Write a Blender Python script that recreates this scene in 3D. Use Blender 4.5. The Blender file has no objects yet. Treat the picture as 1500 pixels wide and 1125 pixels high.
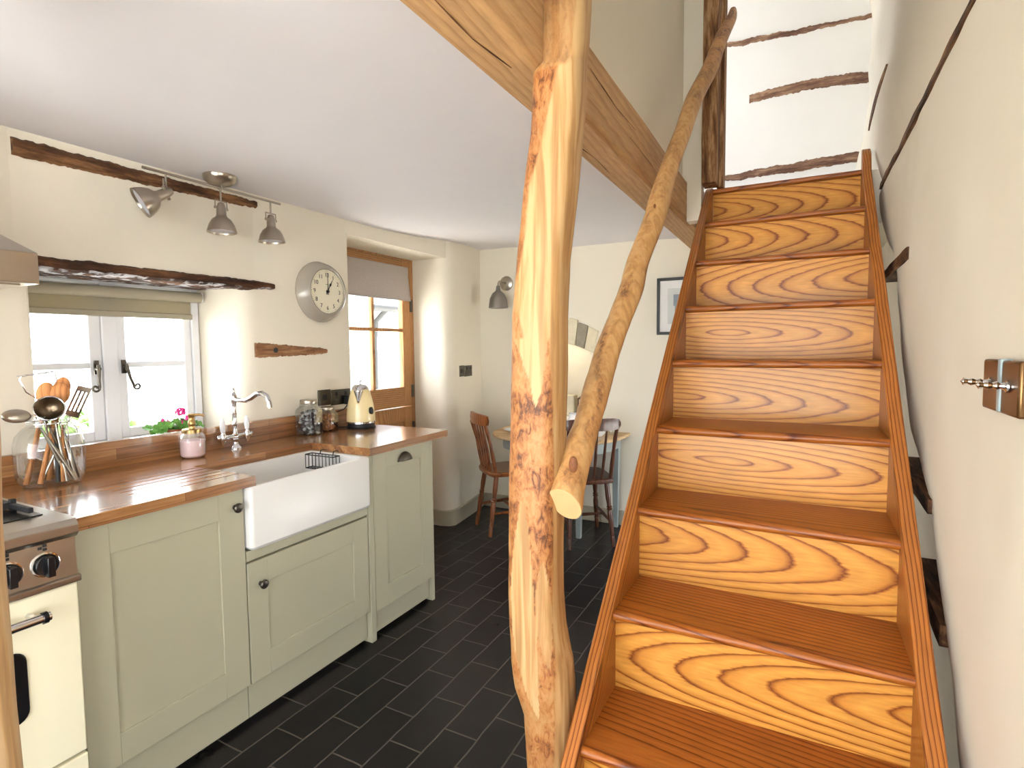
import bpy, bmesh, math, random
from mathutils import Vector, Matrix, noise
V = Vector
PI = math.pi
random.seed(7)
SC = bpy.context.scene
COL = SC.collection

# ------------------------------------------------------------------ materials
def newmat(name):
    m = bpy.data.materials.new(name); m.use_nodes = True
    nt = m.node_tree
    return m, nt, nt.nodes, nt.links, nt.nodes['Principled BSDF']

def lin(r, g, b):
    f = lambda c: (c/255/12.92) if c/255 <= 0.04045 else ((c/255+0.055)/1.055)**2.4
    return (f(r), f(g), f(b), 1)

def setp(p, rough=.5, metal=0, spec=.5, coat=0, crough=.1, trans=0, ior=1.45):
    p.inputs['Roughness'].default_value = rough
    p.inputs['Metallic'].default_value = metal
    p.inputs['Specular IOR Level'].default_value = spec
    p.inputs['Coat Weight'].default_value = coat
    p.inputs['Coat Roughness'].default_value = crough
    p.inputs['Transmission Weight'].default_value = trans
    p.inputs['IOR'].default_value = ior

def plain(name, col, rough=.5, metal=0, spec=.5, coat=0, var=.06, vs=6, bump=0, bs=40, trans=0, ior=1.45, emit=None):
    m, nt, N, L, p = newmat(name)
    setp(p, rough, metal, spec, coat, .1, trans, ior)
    tc = N.new('ShaderNodeTexCoord')
    no = N.new('ShaderNodeTexNoise'); no.inputs['Scale'].default_value = vs; no.inputs['Detail'].default_value = 4
    L.new(tc.outputs['Object'], no.inputs['Vector'])
    mr = N.new('ShaderNodeMapRange'); mr.inputs['To Min'].default_value = 1-var; mr.inputs['To Max'].default_value = 1+var
    L.new(no.outputs['Fac'], mr.inputs['Value'])
    mx = N.new('ShaderNodeMix'); mx.data_type = 'RGBA'; mx.blend_type = 'MULTIPLY'; mx.inputs[0].default_value = 1
    mx.inputs[6].default_value = col
    L.new(mr.outputs['Result'], mx.inputs[7]); L.new(mx.outputs[2], p.inputs['Base Color'])
    if bump:
        n2 = N.new('ShaderNodeTexNoise'); n2.inputs['Scale'].default_value = bs; n2.inputs['Detail'].default_value = 5
        L.new(tc.outputs['Object'], n2.inputs['Vector'])
        b = N.new('ShaderNodeBump'); b.inputs['Strength'].default_value = bump; b.inputs['Distance'].default_value = .01
        L.new(n2.outputs['Fac'], b.inputs['Height']); L.new(b.outputs['Normal'], p.inputs['Normal'])
    if emit:
        p.inputs['Emission Color'].default_value = col; p.inputs['Emission Strength'].default_value = emit
    return m

def wood(name, light, mid, dark, grain='X', rotx=0, freq=55, tilt=.15, d0=.05, spread=.1, rough=.35, coat=0, dist=.02, knots=0, contrast=1.0, crough=.12):
    """growth rings about an axis that runs almost along the grain: cathedrals on wide boards, straight grain on edges"""
    m, nt, N, L, p = newmat(name)
    setp(p, rough, 0, .3, coat, crough)
    tc = N.new('ShaderNodeTexCoord')
    vec = tc.outputs['Object']
    if rotx:
        vr = N.new('ShaderNodeVectorRotate'); vr.rotation_type = 'X_AXIS'; vr.inputs['Angle'].default_value = rotx
        L.new(vec, vr.inputs['Vector']); vec = vr.outputs['Vector']
    sp = N.new('ShaderNodeSeparateXYZ'); L.new(vec, sp.inputs[0])
    order = {'X': (0, 1, 2), 'Y': (1, 0, 2), 'Z': (2, 0, 1)}[grain]
    g, a, b = [sp.outputs[i] for i in order]
    oi = N.new('ShaderNodeObjectInfo')
    def M(op, x, y=None, z=None):
        n = N.new('ShaderNodeMath'); n.operation = op
        for i, q in enumerate((x, y, z)):
            if q is None: continue
            if isinstance(q, (int, float)): n.inputs[i].default_value = q
            else: L.new(q, n.inputs[i])
        return n.outputs[0]
    rnd = oi.outputs['Random']
    r2 = M('FRACT', M('MULTIPLY', rnd, 7.31)); r3 = M('FRACT', M('MULTIPLY', rnd, 23.7))
    cb = N.new('ShaderNodeCombineXYZ')
    L.new(M('ADD', M('MULTIPLY', g, 2.6), M('MULTIPLY', rnd, 40)), cb.inputs[0])
    L.new(M('MULTIPLY', a, 9), cb.inputs[1]); L.new(M('MULTIPLY', b, 9), cb.inputs[2])
    n1 = N.new('ShaderNodeTexNoise'); n1.inputs['Scale'].default_value = 1; n1.inputs['Detail'].default_value = 2
    L.new(cb.outputs[0], n1.inputs['Vector'])
    dn = M('MULTIPLY', M('SUBTRACT', n1.outputs['Fac'], .5), dist*2)
    gt = M('MULTIPLY', g, tilt)
    aa = M('ADD', M('ADD', M('ADD', a, gt), M('MULTIPLY_ADD', r2, spread, d0)), dn)
    bb = M('ADD', M('ADD', b, M('MULTIPLY', M('SUBTRACT', r3, .5), spread)), M('MULTIPLY', gt, .25))
    r = M('SQRT', M('ADD', M('MULTIPLY', aa, aa), M('MULTIPLY', bb, bb)))
    # fine wiggle
    cf = N.new('ShaderNodeCombineXYZ')
    L.new(M('MULTIPLY', g, 14), cf.inputs[0]); L.new(M('MULTIPLY', a, 130), cf.inputs[1]); L.new(M('MULTIPLY', b, 130), cf.inputs[2])
    n2 = N.new('ShaderNodeTexNoise'); n2.inputs['Scale'].default_value = 1; n2.inputs['Detail'].default_value = 3
    L.new(cf.outputs[0], n2.inputs['Vector'])
    ph = M('FRACT', M('ADD', M('MULTIPLY', r, freq), M('MULTIPLY', n2.outputs['Fac'], .22)))
    cr = N.new('ShaderNodeValToRGB')
    e = cr.color_ramp.elements
    mixc = lambda u, w, t: tuple(u[i]*(1-t)+w[i]*t for i in range(3))+(1,)
    dk = mixc(light, dark, contrast)
    e[0].position = 0; e[0].color = mixc(light, mid, .3)
    e[1].position = 1; e[1].color = mixc(light, mid, .5)
    for pos, c in ((.40, light), (.74, mixc(light, mid, .6)), (.86, mixc(dk, mid, .45)), (.90, dk), (.94, mixc(dk, mid, .55))):
        q = e.new(pos); q.color = c
    L.new(ph, cr.inputs[0])
    fib = N.new('ShaderNodeMapRange'); fib.inputs['From Min'].default_value = .3; fib.inputs['From Max'].default_value = .7
    fib.inputs['To Min'].default_value = .84; fib.inputs['To Max'].default_value = 1.1
    L.new(n2.outputs['Fac'], fib.inputs['Value'])
    # broad tone drift of the board
    n3 = N.new('ShaderNodeTexNoise'); n3.inputs['Scale'].default_value = .35; n3.inputs['Detail'].default_value = 2
    L.new(cb.outputs[0], n3.inputs['Vector'])
    br = N.new('ShaderNodeMapRange'); br.inputs['From Min'].default_value = .3; br.inputs['From Max'].default_value = .7
    br.inputs['To Min'].default_value = .82; br.inputs['To Max'].default_value = 1.12
    L.new(n3.outputs['Fac'], br.inputs['Value'])
    mx = N.new('ShaderNodeMix'); mx.data_type = 'RGBA'; mx.blend_type = 'MULTIPLY'; mx.inputs[0].default_value = 1
    L.new(cr.outputs[0], mx.inputs[6]); L.new(M('MULTIPLY', fib.outputs[0], br.outputs[0]), mx.inputs[7])
    out = mx.outputs[2]
    L.new(out, p.inputs['Base Color'])
    bp = N.new('ShaderNodeBump'); bp.inputs['Strength'].default_value = .12; bp.inputs['Distance'].default_value = .002
    L.new(n2.outputs['Fac'], bp.inputs['Height']); L.new(bp.outputs['Normal'], p.inputs['Normal'])
    return m

def planked(name, cols, lx, ly, rough=.3, coat=0.2):
    """oak strips glued side by side, running along Y"""
    m, nt, N, L, p = newmat(name)
    setp(p, rough, 0, .5, coat, .10)
    tc = N.new('ShaderNodeTexCoord')
    mp = N.new('ShaderNodeMapping'); mp.inputs['Rotation'].default_value = (0, 0, PI/2)
    L.new(tc.outputs['Object'], mp.inputs['Vector'])
    sp = N.new('ShaderNodeSeparateXYZ'); L.new(tc.outputs['Object'], sp.inputs[0])
    ad = N.new('ShaderNodeMath'); ad.operation = 'ADD'; L.new(sp.outputs[0], ad.inputs[0]); L.new(sp.outputs[2], ad.inputs[1])
    cb = N.new('ShaderNodeCombineXYZ'); L.new(sp.outputs[1], cb.inputs[0]); L.new(ad.outputs[0], cb.inputs[1])
    bk = N.new('ShaderNodeTexBrick'); bk.inputs['Scale'].default_value = 1
    bk.inputs['Brick Width'].default_value = ly; bk.inputs['Row Height'].default_value = lx
    bk.inputs['Mortar Size'].default_value = .0006; bk.inputs['Mortar Smooth'].default_value = .1
    bk.inputs['Color1'].default_value = cols[0]; bk.inputs['Color2'].default_value = cols[1]; bk.inputs['Mortar'].default_value = cols[2]
    bk.inputs['Bias'].default_value = 0; bk.offset_frequency = 2; bk.offset = .37
    L.new(cb.outputs[0], bk.inputs['Vector'])
    m2 = N.new('ShaderNodeMapping'); m2.inputs['Scale'].default_value = (90, 4, 90)
    L.new(tc.outputs['Object'], m2.inputs['Vector'])
    n2 = N.new('ShaderNodeTexNoise'); n2.inputs['Scale'].default_value = 1; n2.inputs['Detail'].default_value = 5; n2.inputs['Distortion'].default_value = .6
    L.new(m2.outputs[0], n2.inputs['Vector'])
    mr = N.new('ShaderNodeMapRange'); mr.inputs['From Min'].default_value = .3; mr.inputs['From Max'].default_value = .7
    mr.inputs['To Min'].default_value = .62; mr.inputs['To Max'].default_value = 1.2
    L.new(n2.outputs['Fac'], mr.inputs['Value'])
    mx = N.new('ShaderNodeMix'); mx.data_type = 'RGBA'; mx.blend_type = 'MULTIPLY'; mx.inputs[0].default_value = 1
    L.new(bk.outputs['Color'], mx.inputs[6]); L.new(mr.outputs[0], mx.inputs[7]); L.new(mx.outputs[2], p.inputs['Base Color'])
    return m

def floor_mat():
    m, nt, N, L, p = newmat('slate_floor_tiles')
    setp(p, .32, 0, .3, 0)
    tc = N.new('ShaderNodeTexCoord')
    sp = N.new('ShaderNodeSeparateXYZ'); L.new(tc.outputs['Object'], sp.inputs[0])
    wn = N.new('ShaderNodeTexNoise'); wn.inputs['Scale'].default_value = 5; wn.inputs['Detail'].default_value = 3
    L.new(tc.outputs['Object'], wn.inputs['Vector'])
    wm = N.new('ShaderNodeMath'); wm.operation = 'MULTIPLY_ADD'; wm.inputs[1].default_value = .014; wm.inputs[2].default_value = -.007
    L.new(wn.outputs['Fac'], wm.inputs[0])
    a = N.new('ShaderNodeMath'); a.operation = 'ADD'; L.new(sp.outputs[1], a.inputs[0]); L.new(wm.outputs[0], a.inputs[1])
    b = N.new('ShaderNodeMath'); b.operation = 'ADD'; L.new(sp.outputs[0], b.inputs[0]); L.new(wm.outputs[0], b.inputs[1])
    a2 = N.new('ShaderNodeMath'); a2.operation = 'ADD'; L.new(a.outputs[0], a2.inputs[0]); a2.inputs[1].default_value = 5.138
    b2 = N.new('ShaderNodeMath'); b2.operation = 'ADD'; L.new(b.outputs[0], b2.inputs[0]); b2.inputs[1].default_value = 4.165
    cb = N.new('ShaderNodeCombineXYZ'); L.new(a2.outputs[0], cb.inputs[0]); L.new(b2.outputs[0], cb.inputs[1])
    bk = N.new('ShaderNodeTexBrick'); bk.inputs['Scale'].default_value = 1
    bk.inputs['Brick Width'].default_value = .267; bk.inputs['Row Height'].default_value = .1337
    bk.inputs['Mortar Size'].default_value = .0034; bk.inputs['Mortar Smooth'].default_value = .4
    bk.inputs['Color1'].default_value = (.0055, .005, .0055, 1); bk.inputs['Color2'].default_value = (.012, .0095, .011, 1)
    bk.inputs['Mortar'].default_value = (.085, .07, .057, 1)
    L.new(cb.outputs[0], bk.inputs['Vector'])
    n2 = N.new('ShaderNodeTexNoise'); n2.inputs['Scale'].default_value = 9; n2.inputs['Detail'].default_value = 7
    L.new(tc.outputs['Object'], n2.inputs['Vector'])
    mr = N.new('ShaderNodeMapRange'); mr.inputs['To Min'].default_value = .5; mr.inputs['To Max'].default_value = 1.6
    L.new(n2.outputs['Fac'], mr.inputs['Value'])
    mx = N.new('ShaderNodeMix'); mx.data_type = 'RGBA'; mx.blend_type = 'MULTIPLY'; mx.inputs[0].default_value = 1
    L.new(bk.outputs['Color'], mx.inputs[6]); L.new(mr.outputs[0], mx.inputs[7]); L.new(mx.outputs[2], p.inputs['Base Color'])
    rr = N.new('ShaderNodeMapRange'); rr.inputs['To Min'].default_value = .22; rr.inputs['To Max'].default_value = .40
    L.new(n2.outputs['Fac'], rr.inputs['Value']); L.new(rr.outputs[0], p.inputs['Roughness'])
    h = N.new('ShaderNodeMath'); h.operation = 'MULTIPLY_ADD'; h.inputs[1].default_value = -1.2
    L.new(bk.outputs['Fac'], h.inputs[0])
    hm = N.new('ShaderNodeMath'); hm.operation = 'MULTIPLY'; hm.inputs[1].default_value = .22
    L.new(n2.outputs['Fac'], hm.inputs[0]); L.new(hm.outputs[0], h.inputs[2])
    bp = N.new('ShaderNodeBump'); bp.inputs['Strength'].default_value = .3; bp.inputs['Distance'].default_value = .004
    L.new(h.outputs[0], bp.inputs['Height']); L.new(bp.outputs['Normal'], p.inputs['Normal'])
    return m

def bark_mat(name, sap, sap2, bark1, bark2, bark3):
    """debarked log: smooth cut sapwood where the surface attribute is 0, rough inner bark where it is 1"""
    m, nt, N, L, p = newmat(name)
    setp(p, .5, 0, .4, 0)
    tc = N.new('ShaderNodeTexCoord')
    at = N.new('ShaderNodeAttribute'); at.attribute_name = 'bark'
    mp = N.new('ShaderNodeMapping'); mp.inputs['Scale'].default_value = (55, 55, 2.6)
    L.new(tc.outputs['Object'], mp.inputs['Vector'])
    n1 = N.new('ShaderNodeTexNoise'); n1.inputs['Scale'].default_value = 1; n1.inputs['Detail'].default_value = 5; n1.inputs['Distortion'].default_value = .5
    L.new(mp.outputs[0], n1.inputs['Vector'])
    c1 = N.new('ShaderNodeValToRGB'); e = c1.color_ramp.elements
    e[0].position = .34; e[0].color = tuple(.78*c for c in sap2[:3])+(1,); e[1].position = .58; e[1].color = sap
    q = e.new(.45); q.color = sap2
    L.new(n1.outputs['Fac'], c1.inputs[0])
    mp2 = N.new('ShaderNodeMapping'); mp2.inputs['Scale'].default_value = (70, 70, 32)
    L.new(tc.outputs['Object'], mp2.inputs['Vector'])
    n2 = N.new('ShaderNodeTexNoise'); n2.inputs['Scale'].default_value = 1; n2.inputs['Detail'].default_value = 8; n2.inputs['Roughness'].default_value = .7; n2.inputs['Distortion'].default_value = 1.0
    L.new(mp2.outputs[0], n2.inputs['Vector'])
    n4 = N.new('ShaderNodeTexNoise'); n4.inputs['Scale'].default_value = 11; n4.inputs['Detail'].default_value = 3
    L.new(tc.outputs['Object'], n4.inputs['Vector'])
    ad = N.new('ShaderNodeMath'); ad.operation = 'MULTIPLY_ADD'; ad.inputs[1].default_value = .8
    sb = N.new('ShaderNodeMath'); sb.operation = 'SUBTRACT'; sb.inputs[1].default_value = .4
    L.new(n2.outputs['Fac'], sb.inputs[0])
    L.new(n4.outputs['Fac'], ad.inputs[0]); L.new(sb.outputs[0], ad.inputs[2])
    c2 = N.new('ShaderNodeValToRGB'); e = c2.color_ramp.elements
    e[0].position = .33; e[0].color = bark3; e[1].position = .66; e[1].color = sap2
    q = e.new(.42); q.color = bark2
    q = e.new(.52); q.color = bark1
    L.new(ad.outputs[0], c2.inputs[0])
    mx = N.new('ShaderNodeMix'); mx.data_type = 'RGBA'; L.new(at.outputs['Fac'], mx.inputs[0])
    L.new(c1.outputs[0], mx.inputs[6]); L.new(c2.outputs[0], mx.inputs[7]); L.new(mx.outputs[2], p.inputs['Base Color'])
    bp = N.new('ShaderNodeBump'); bp.inputs['Strength'].default_value = .35; bp.inputs['Distance'].default_value = .004
    hm = N.new('ShaderNodeMath'); hm.operation = 'MULTIPLY'; L.new(ad.outputs[0], hm.inputs[0]); L.new(at.outputs['Fac'], hm.inputs[1])
    L.new(hm.outputs[0], bp.inputs['Height']); L.new(bp.outputs['Normal'], p.inputs['Normal'])
    return m

def thin_glass(name, tint=(1, 1, 1, 1), gl=.1):
    m = bpy.data.materials.new(name); m.use_nodes = True
    nt = m.node_tree; N, L = nt.nodes, nt.links; N.clear()
    o = N.new('ShaderNodeOutputMaterial'); t = N.new('ShaderNodeBsdfTransparent'); g = N.new('ShaderNodeBsdfGlossy')
    t.inputs[0].default_value = tint; g.inputs['Roughness'].default_value = .03
    lw = N.new('ShaderNodeLayerWeight'); lw.inputs['Blend'].default_value = gl
    mx = N.new('ShaderNodeMixShader'); L.new(lw.outputs['Facing' if gl > .15 else 'Fresnel'], mx.inputs[0])
    L.new(t.outputs[0], mx.inputs[1]); L.new(g.outputs[0], mx.inputs[2]); L.new(mx.outputs[0], o.inputs[0])
    return m

def old_timber(name, c1, c2, c3, sc=(30, 4, 30), white=None):
    m, nt, N, L, p = newmat(name)
    setp(p, .75, 0, .3)
    tc = N.new('ShaderNodeTexCoord')
    mp = N.new('ShaderNodeMapping'); mp.inputs['Scale'].default_value = sc
    L.new(tc.outputs['Object'], mp.inputs['Vector'])
    n = N.new('ShaderNodeTexNoise'); n.inputs['Scale'].default_value = 1; n.inputs['Detail'].default_value = 8; n.inputs['Roughness'].default_value = .65
    L.new(mp.outputs[0], n.inputs['Vector'])
    c = N.new('ShaderNodeValToRGB'); e = c.color_ramp.elements
    e[0].position = .36; e[0].color = c1; e[1].position = .64; e[1].color = c3
    q = e.new(.5); q.color = c2
    L.new(n.outputs['Fac'], c.inputs[0]); L.new(c.outputs[0], p.inputs['Base Color'])
    bp = N.new('ShaderNodeBump'); bp.inputs['Strength'].default_value = .9; bp.inputs['Distance'].default_value = .008
    L.new(n.outputs['Fac'], bp.inputs['Height']); L.new(bp.outputs['Normal'], p.inputs['Normal'])
    if white:
        # lime-wash brushed over the soffit face
        ge = N.new('ShaderNodeTexCoord'); sp = N.new('ShaderNodeSeparateXYZ'); L.new(ge.outputs['Normal'], sp.inputs[0])
        n2 = N.new('ShaderNodeTexNoise'); n2.inputs['Scale'].default_value = 22; n2.inputs['Detail'].default_value = 6
        L.new(tc.outputs['Object'], n2.inputs['Vector'])
        dn = N.new('ShaderNodeMath'); dn.operation = 'MULTIPLY'; dn.inputs[1].default_value = -1; L.new(sp.outputs[2], dn.inputs[0])
        s = N.new('ShaderNodeMapRange'); s.inputs['From Min'].default_value = .5; s.inputs['From Max'].default_value = .62; L.new(n2.outputs['Fac'], s.inputs['Value'])
        k = N.new('ShaderNodeMath'); k.operation = 'MULTIPLY'; k.use_clamp = True; L.new(dn.outputs[0], k.inputs[0]); L.new(s.outputs[0], k.inputs[1])
        mx = N.new('ShaderNodeMix'); mx.data_type = 'RGBA'; L.new(k.outputs[0], mx.inputs[0]); L.new(c.outputs[0], mx.inputs[6]); mx.inputs[7].default_value = white
        L.new(mx.outputs[2], p.inputs['Base Color'])
    return m

CREAM = plain('cream_plaster', (.80, .737, .61, 1), .85, spec=.2, var=.04, vs=2.5, bump=.16, bs=14)
WHITEP = plain('white_plaster', (.88, .86, .82, 1), .85, spec=.2, var=.03, bump=.12, bs=14)
CEILM = plain('ceiling_paint', (.87, .84, .865, 1), .9, spec=.2, var=.02, bump=.04, bs=8)
SKIRT = plain('stone_grey_paint', lin(176, 168, 146), .5, var=.03)
FLOORM = floor_mat()
SAGE = plain('sage_grey_paint', lin(176, 171, 146), .42, var=.02, vs=3)
OAK = planked('oak_worktop_strips', (lin(136, 90, 54), lin(174, 125, 80), lin(90, 56, 32)), .04, .42, .22, .5)
CERAM = plain('white_glazed_ceramic', (.84, .82, .78, 1), .32, spec=.45, coat=.1, var=.01)
STEEL = plain('brushed_steel', lin(176, 168, 156), .3, 1, var=.05, vs=20)
DSTEEL = plain('painted_reflection_steel', lin(112, 98, 80), .28, 1, var=.25, vs=40)  # ladle steel darkened to stand in for the dark room it reflects
SHADEM = plain('antique_nickel_shade', lin(126, 120, 114), .4, .6, var=.08)
NICKEL = plain('satin_nickel', lin(172, 163, 150), .28, 1, var=.04)
CHROME = plain('polished_chrome', lin(225, 225, 228), .08, 1, var=.01)
PEWTER = plain('dark_pewter', lin(92, 86, 78), .38, 1, var=.12, vs=60)
BLACK = plain('black_enamel', (.006, .006, .007, 1), .25, var=.05)
BLACKM = plain('black_matt_plastic', (.012, .012, .012, 1), .5, var=.05)
IRON = plain('cast_iron', (.012, .012, .014, 1), .55, var=.2, bump=.3, bs=150)
CREAME = plain('cream_enamel', lin(246, 238, 205), .2, coat=.4, var=.01)
KETTLEC = plain('kettle_cream_enamel', lin(243, 222, 168), .2, coat=.5, var=.01)
WHITEW = plain('white_window_paint', (.83, .84, .86, 1), .4, var=.01)
BLINDG = plain('taupe_roller_fabric', lin(158, 150, 130), .8, var=.05, vs=120)
BLINDT = plain('taupe_blind_cloth', lin(158, 150, 130), .8, var=.05, vs=120)
def translucent(m, col, k):
    nt = m.node_tree; N, L = nt.nodes, nt.links
    t = N.new('ShaderNodeBsdfTranslucent'); t.inputs[0].default_value = col
    mx = N.new('ShaderNodeMixShader'); mx.inputs[0].default_value = k
    o = N['Material Output']; L.new(N['Principled BSDF'].outputs[0], mx.inputs[1]); L.new(t.outputs[0], mx.inputs[2]); L.new(mx.outputs[0], o.inputs[0])
translucent(BLINDT, lin(170, 158, 118), .22)
LINEN = plain('grey_linen', lin(178, 168, 160), .9, var=.22, vs=170)
WGLASS = thin_glass('window_glass', (1, 1, 1, 1), .05)
JGLASS = thin_glass('jar_glass', (.95, .975, .97, 1), .34)
ASHL, ASHM, ASHD = lin(202, 142, 62), lin(176, 108, 36), lin(112, 56, 17)
ASH = wood('varnished_ash_board', ASHL, ASHM, ASHD, 'X', freq=64, tilt=.14, d0=.02, spread=.09, rough=.36, coat=.16, dist=.007, crough=.16)
ASHT_SHADED = wood('varnished_ash_shaded_tread', lin(158, 90, 32), lin(138, 70, 20), lin(88, 38, 10), 'X', freq=55, tilt=.1, d0=.02, spread=.12, rough=.36, coat=.16, dist=.008, crough=.16)  # darker copy of the ash: shade on the treads put into the colour
ASHS = wood('varnished_ash_string', lin(172, 106, 46), lin(136, 72, 26), lin(80, 36, 12), 'Y', rotx=-.73, freq=105, tilt=.015, d0=.05, spread=.04, rough=.36, coat=.12, dist=.01)
OAKB = wood('oak_beam_wood', lin(194, 154, 108), lin(180, 138, 92), lin(156, 112, 70), 'Y', freq=44, tilt=.025, d0=.06, spread=.05, rough=.6, dist=.015, contrast=.55)
OAKD = wood('oak_door_wood', lin(180, 132, 84), lin(156, 106, 62), lin(120, 76, 40), 'Z', freq=70, tilt=.05, d0=.05, spread=.06, rough=.45, dist=.015, contrast=.7)
OAKH = wood('oak_door_rail', lin(180, 132, 84), lin(156, 106, 62), lin(120, 76, 40), 'Y', freq=70, tilt=.05, d0=.05, spread=.06, rough=.45, dist=.015, contrast=.7)
LOG = bark_mat('peeled_log', lin(186, 152, 106), lin(170, 128, 80), lin(164, 110, 62), lin(136, 84, 44), lin(88, 52, 28))
RAILM = bark_mat('peeled_branch', lin(200, 158, 104), lin(184, 138, 84), lin(168, 118, 70), lin(138, 96, 60), lin(100, 70, 46))
CUTEND = plain('fresh_cut_end_grain', lin(196, 162, 112), .6, var=.08, vs=30)
DARKT = old_timber('old_dark_timber', lin(40, 25, 16), lin(88, 57, 36), lin(142, 102, 66))
LINTELM = old_timber('old_lintel_timber', lin(30, 18, 12), lin(66, 40, 25), lin(112, 74, 46), (30, 4, 30), lin(205, 205, 210))
MIDT = old_timber('old_brown_timber', lin(92, 58, 38), lin(138, 98, 66), lin(178, 138, 100))
XTIMB = old_timber('old_grey_brown_timber', lin(80, 54, 44), lin(126, 94, 76), lin(170, 138, 110), (5, 40, 40))
UPTIMB = old_timber('old_upright_timber', lin(80, 50, 32), lin(132, 92, 58), lin(184, 146, 104), (40, 40, 5))
CHAIRW = wood('stained_chair_wood', lin(132, 76, 38), lin(104, 54, 24), lin(60, 28, 14), 'Z', freq=50, tilt=.04, rough=.3, coat=.3, dist=.01, contrast=.6)
CHAIRD = wood('dark_chair_wood', lin(84, 48, 32), lin(62, 34, 22), lin(34, 18, 12), 'Z', freq=50, tilt=.04, rough=.32, coat=.3, dist=.01, contrast=.6)
PINE = wood('scrubbed_pine', lin(214, 184, 142), lin(196, 160, 116), lin(164, 124, 82), 'X', freq=50, tilt=.03, rough=.6, dist=.015, contrast=.6)
BLUEG = plain('blue_grey_paint', lin(142, 150, 148), .5, var=.04)
CHINA = plain('white_china', (.85, .85, .86, 1), .15, coat=.3, var=.01)
SOAPM = plain('pink_soap', lin(240, 206, 206), .25, var=.02)
BRONZE = plain('brushed_brass', lin(176, 146, 96), .3, 1, var=.05)
LEAF = plain('geranium_leaf', lin(104, 162, 70), .5, var=.3, vs=60)
PETAL = plain('geranium_petal', lin(226, 46, 140), .5, var=.15, vs=60)
POTM = plain('terracotta', lin(168, 98, 66), .8, var=.1)
DIAL = plain('ivory_dial', lin(226, 218, 192), .5, var=.01)
CLOCKG = plain('clock_grey_enamel', lin(150, 142, 130), .22, coat=.5, var=.02)
COFFEE = plain('dark_pods', lin(54, 40, 40), .4, var=.6, vs=60)
PODG = plain('grey_pods', lin(150, 150, 150), .35, metal=.6, var=.3, vs=60)
NUTS = plain('brown_biscuits', lin(168, 112, 70), .7, var=.35, vs=60)
KNOTM = plain('brown_knot', lin(112, 66, 34), .7, var=.4, vs=120)
LITLOG = bark_mat('lit_peeled_log', lin(216, 184, 138), lin(204, 164, 114), lin(196, 148, 94), lin(180, 124, 70), lin(120, 80, 46))  # lighter copy of the log colours, daylight on the left post painted in
SPOONW = wood('spoon_wood', lin(196, 136, 84), lin(174, 110, 62), lin(130, 76, 40), 'Z', freq=70, tilt=.03, rough=.6, contrast=.6)
STONE = plain('arch_stone', lin(226, 214, 184), .9, var=.2, vs=14, bump=.6, bs=40)
STONEG = plain('arch_grey_stone', lin(150, 140, 122), .9, var=.25, vs=30, bump=.6, bs=60)
FRAMEB = plain('black_frame_paint', (.012, .011, .010, 1), .4, var=.05)
MOUNT = plain('picture_mount', lin(236, 234, 230), .8, var=.01)
PRINT = plain('pale_print', lin(206, 208, 204), .8, var=.05)
PRINTD = plain('print_blue_grey', lin(132, 140, 150), .8, var=.25, vs=80)
translucent(LINEN, lin(170, 160, 150), .12)
LAMPW = plain('frosted_lamp_face', lin(205, 206, 215), .5, var=.02)
STRIP = plain('grey_gasket', lin(150, 165, 168), .4, var=.02)
ROOFM = plain('slate_roof', lin(96, 104, 112), .8, var=.3, vs=20)
RENDERM = plain('outside_render', lin(222, 220, 214), .9, var=.05)
BOUNCEG = plain('pale_bounce_ground', (.72, .71, .66, 1), .95, var=.12, vs=10)  # outdoor ground made extra pale to bounce daylight indoors
HEDGE = plain('hedge_leaves', lin(110, 140, 80), .9, var=.45, vs=25)
MARKM = plain('black_print', (.02, .02, .02, 1), .6, var=.02)

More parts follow.
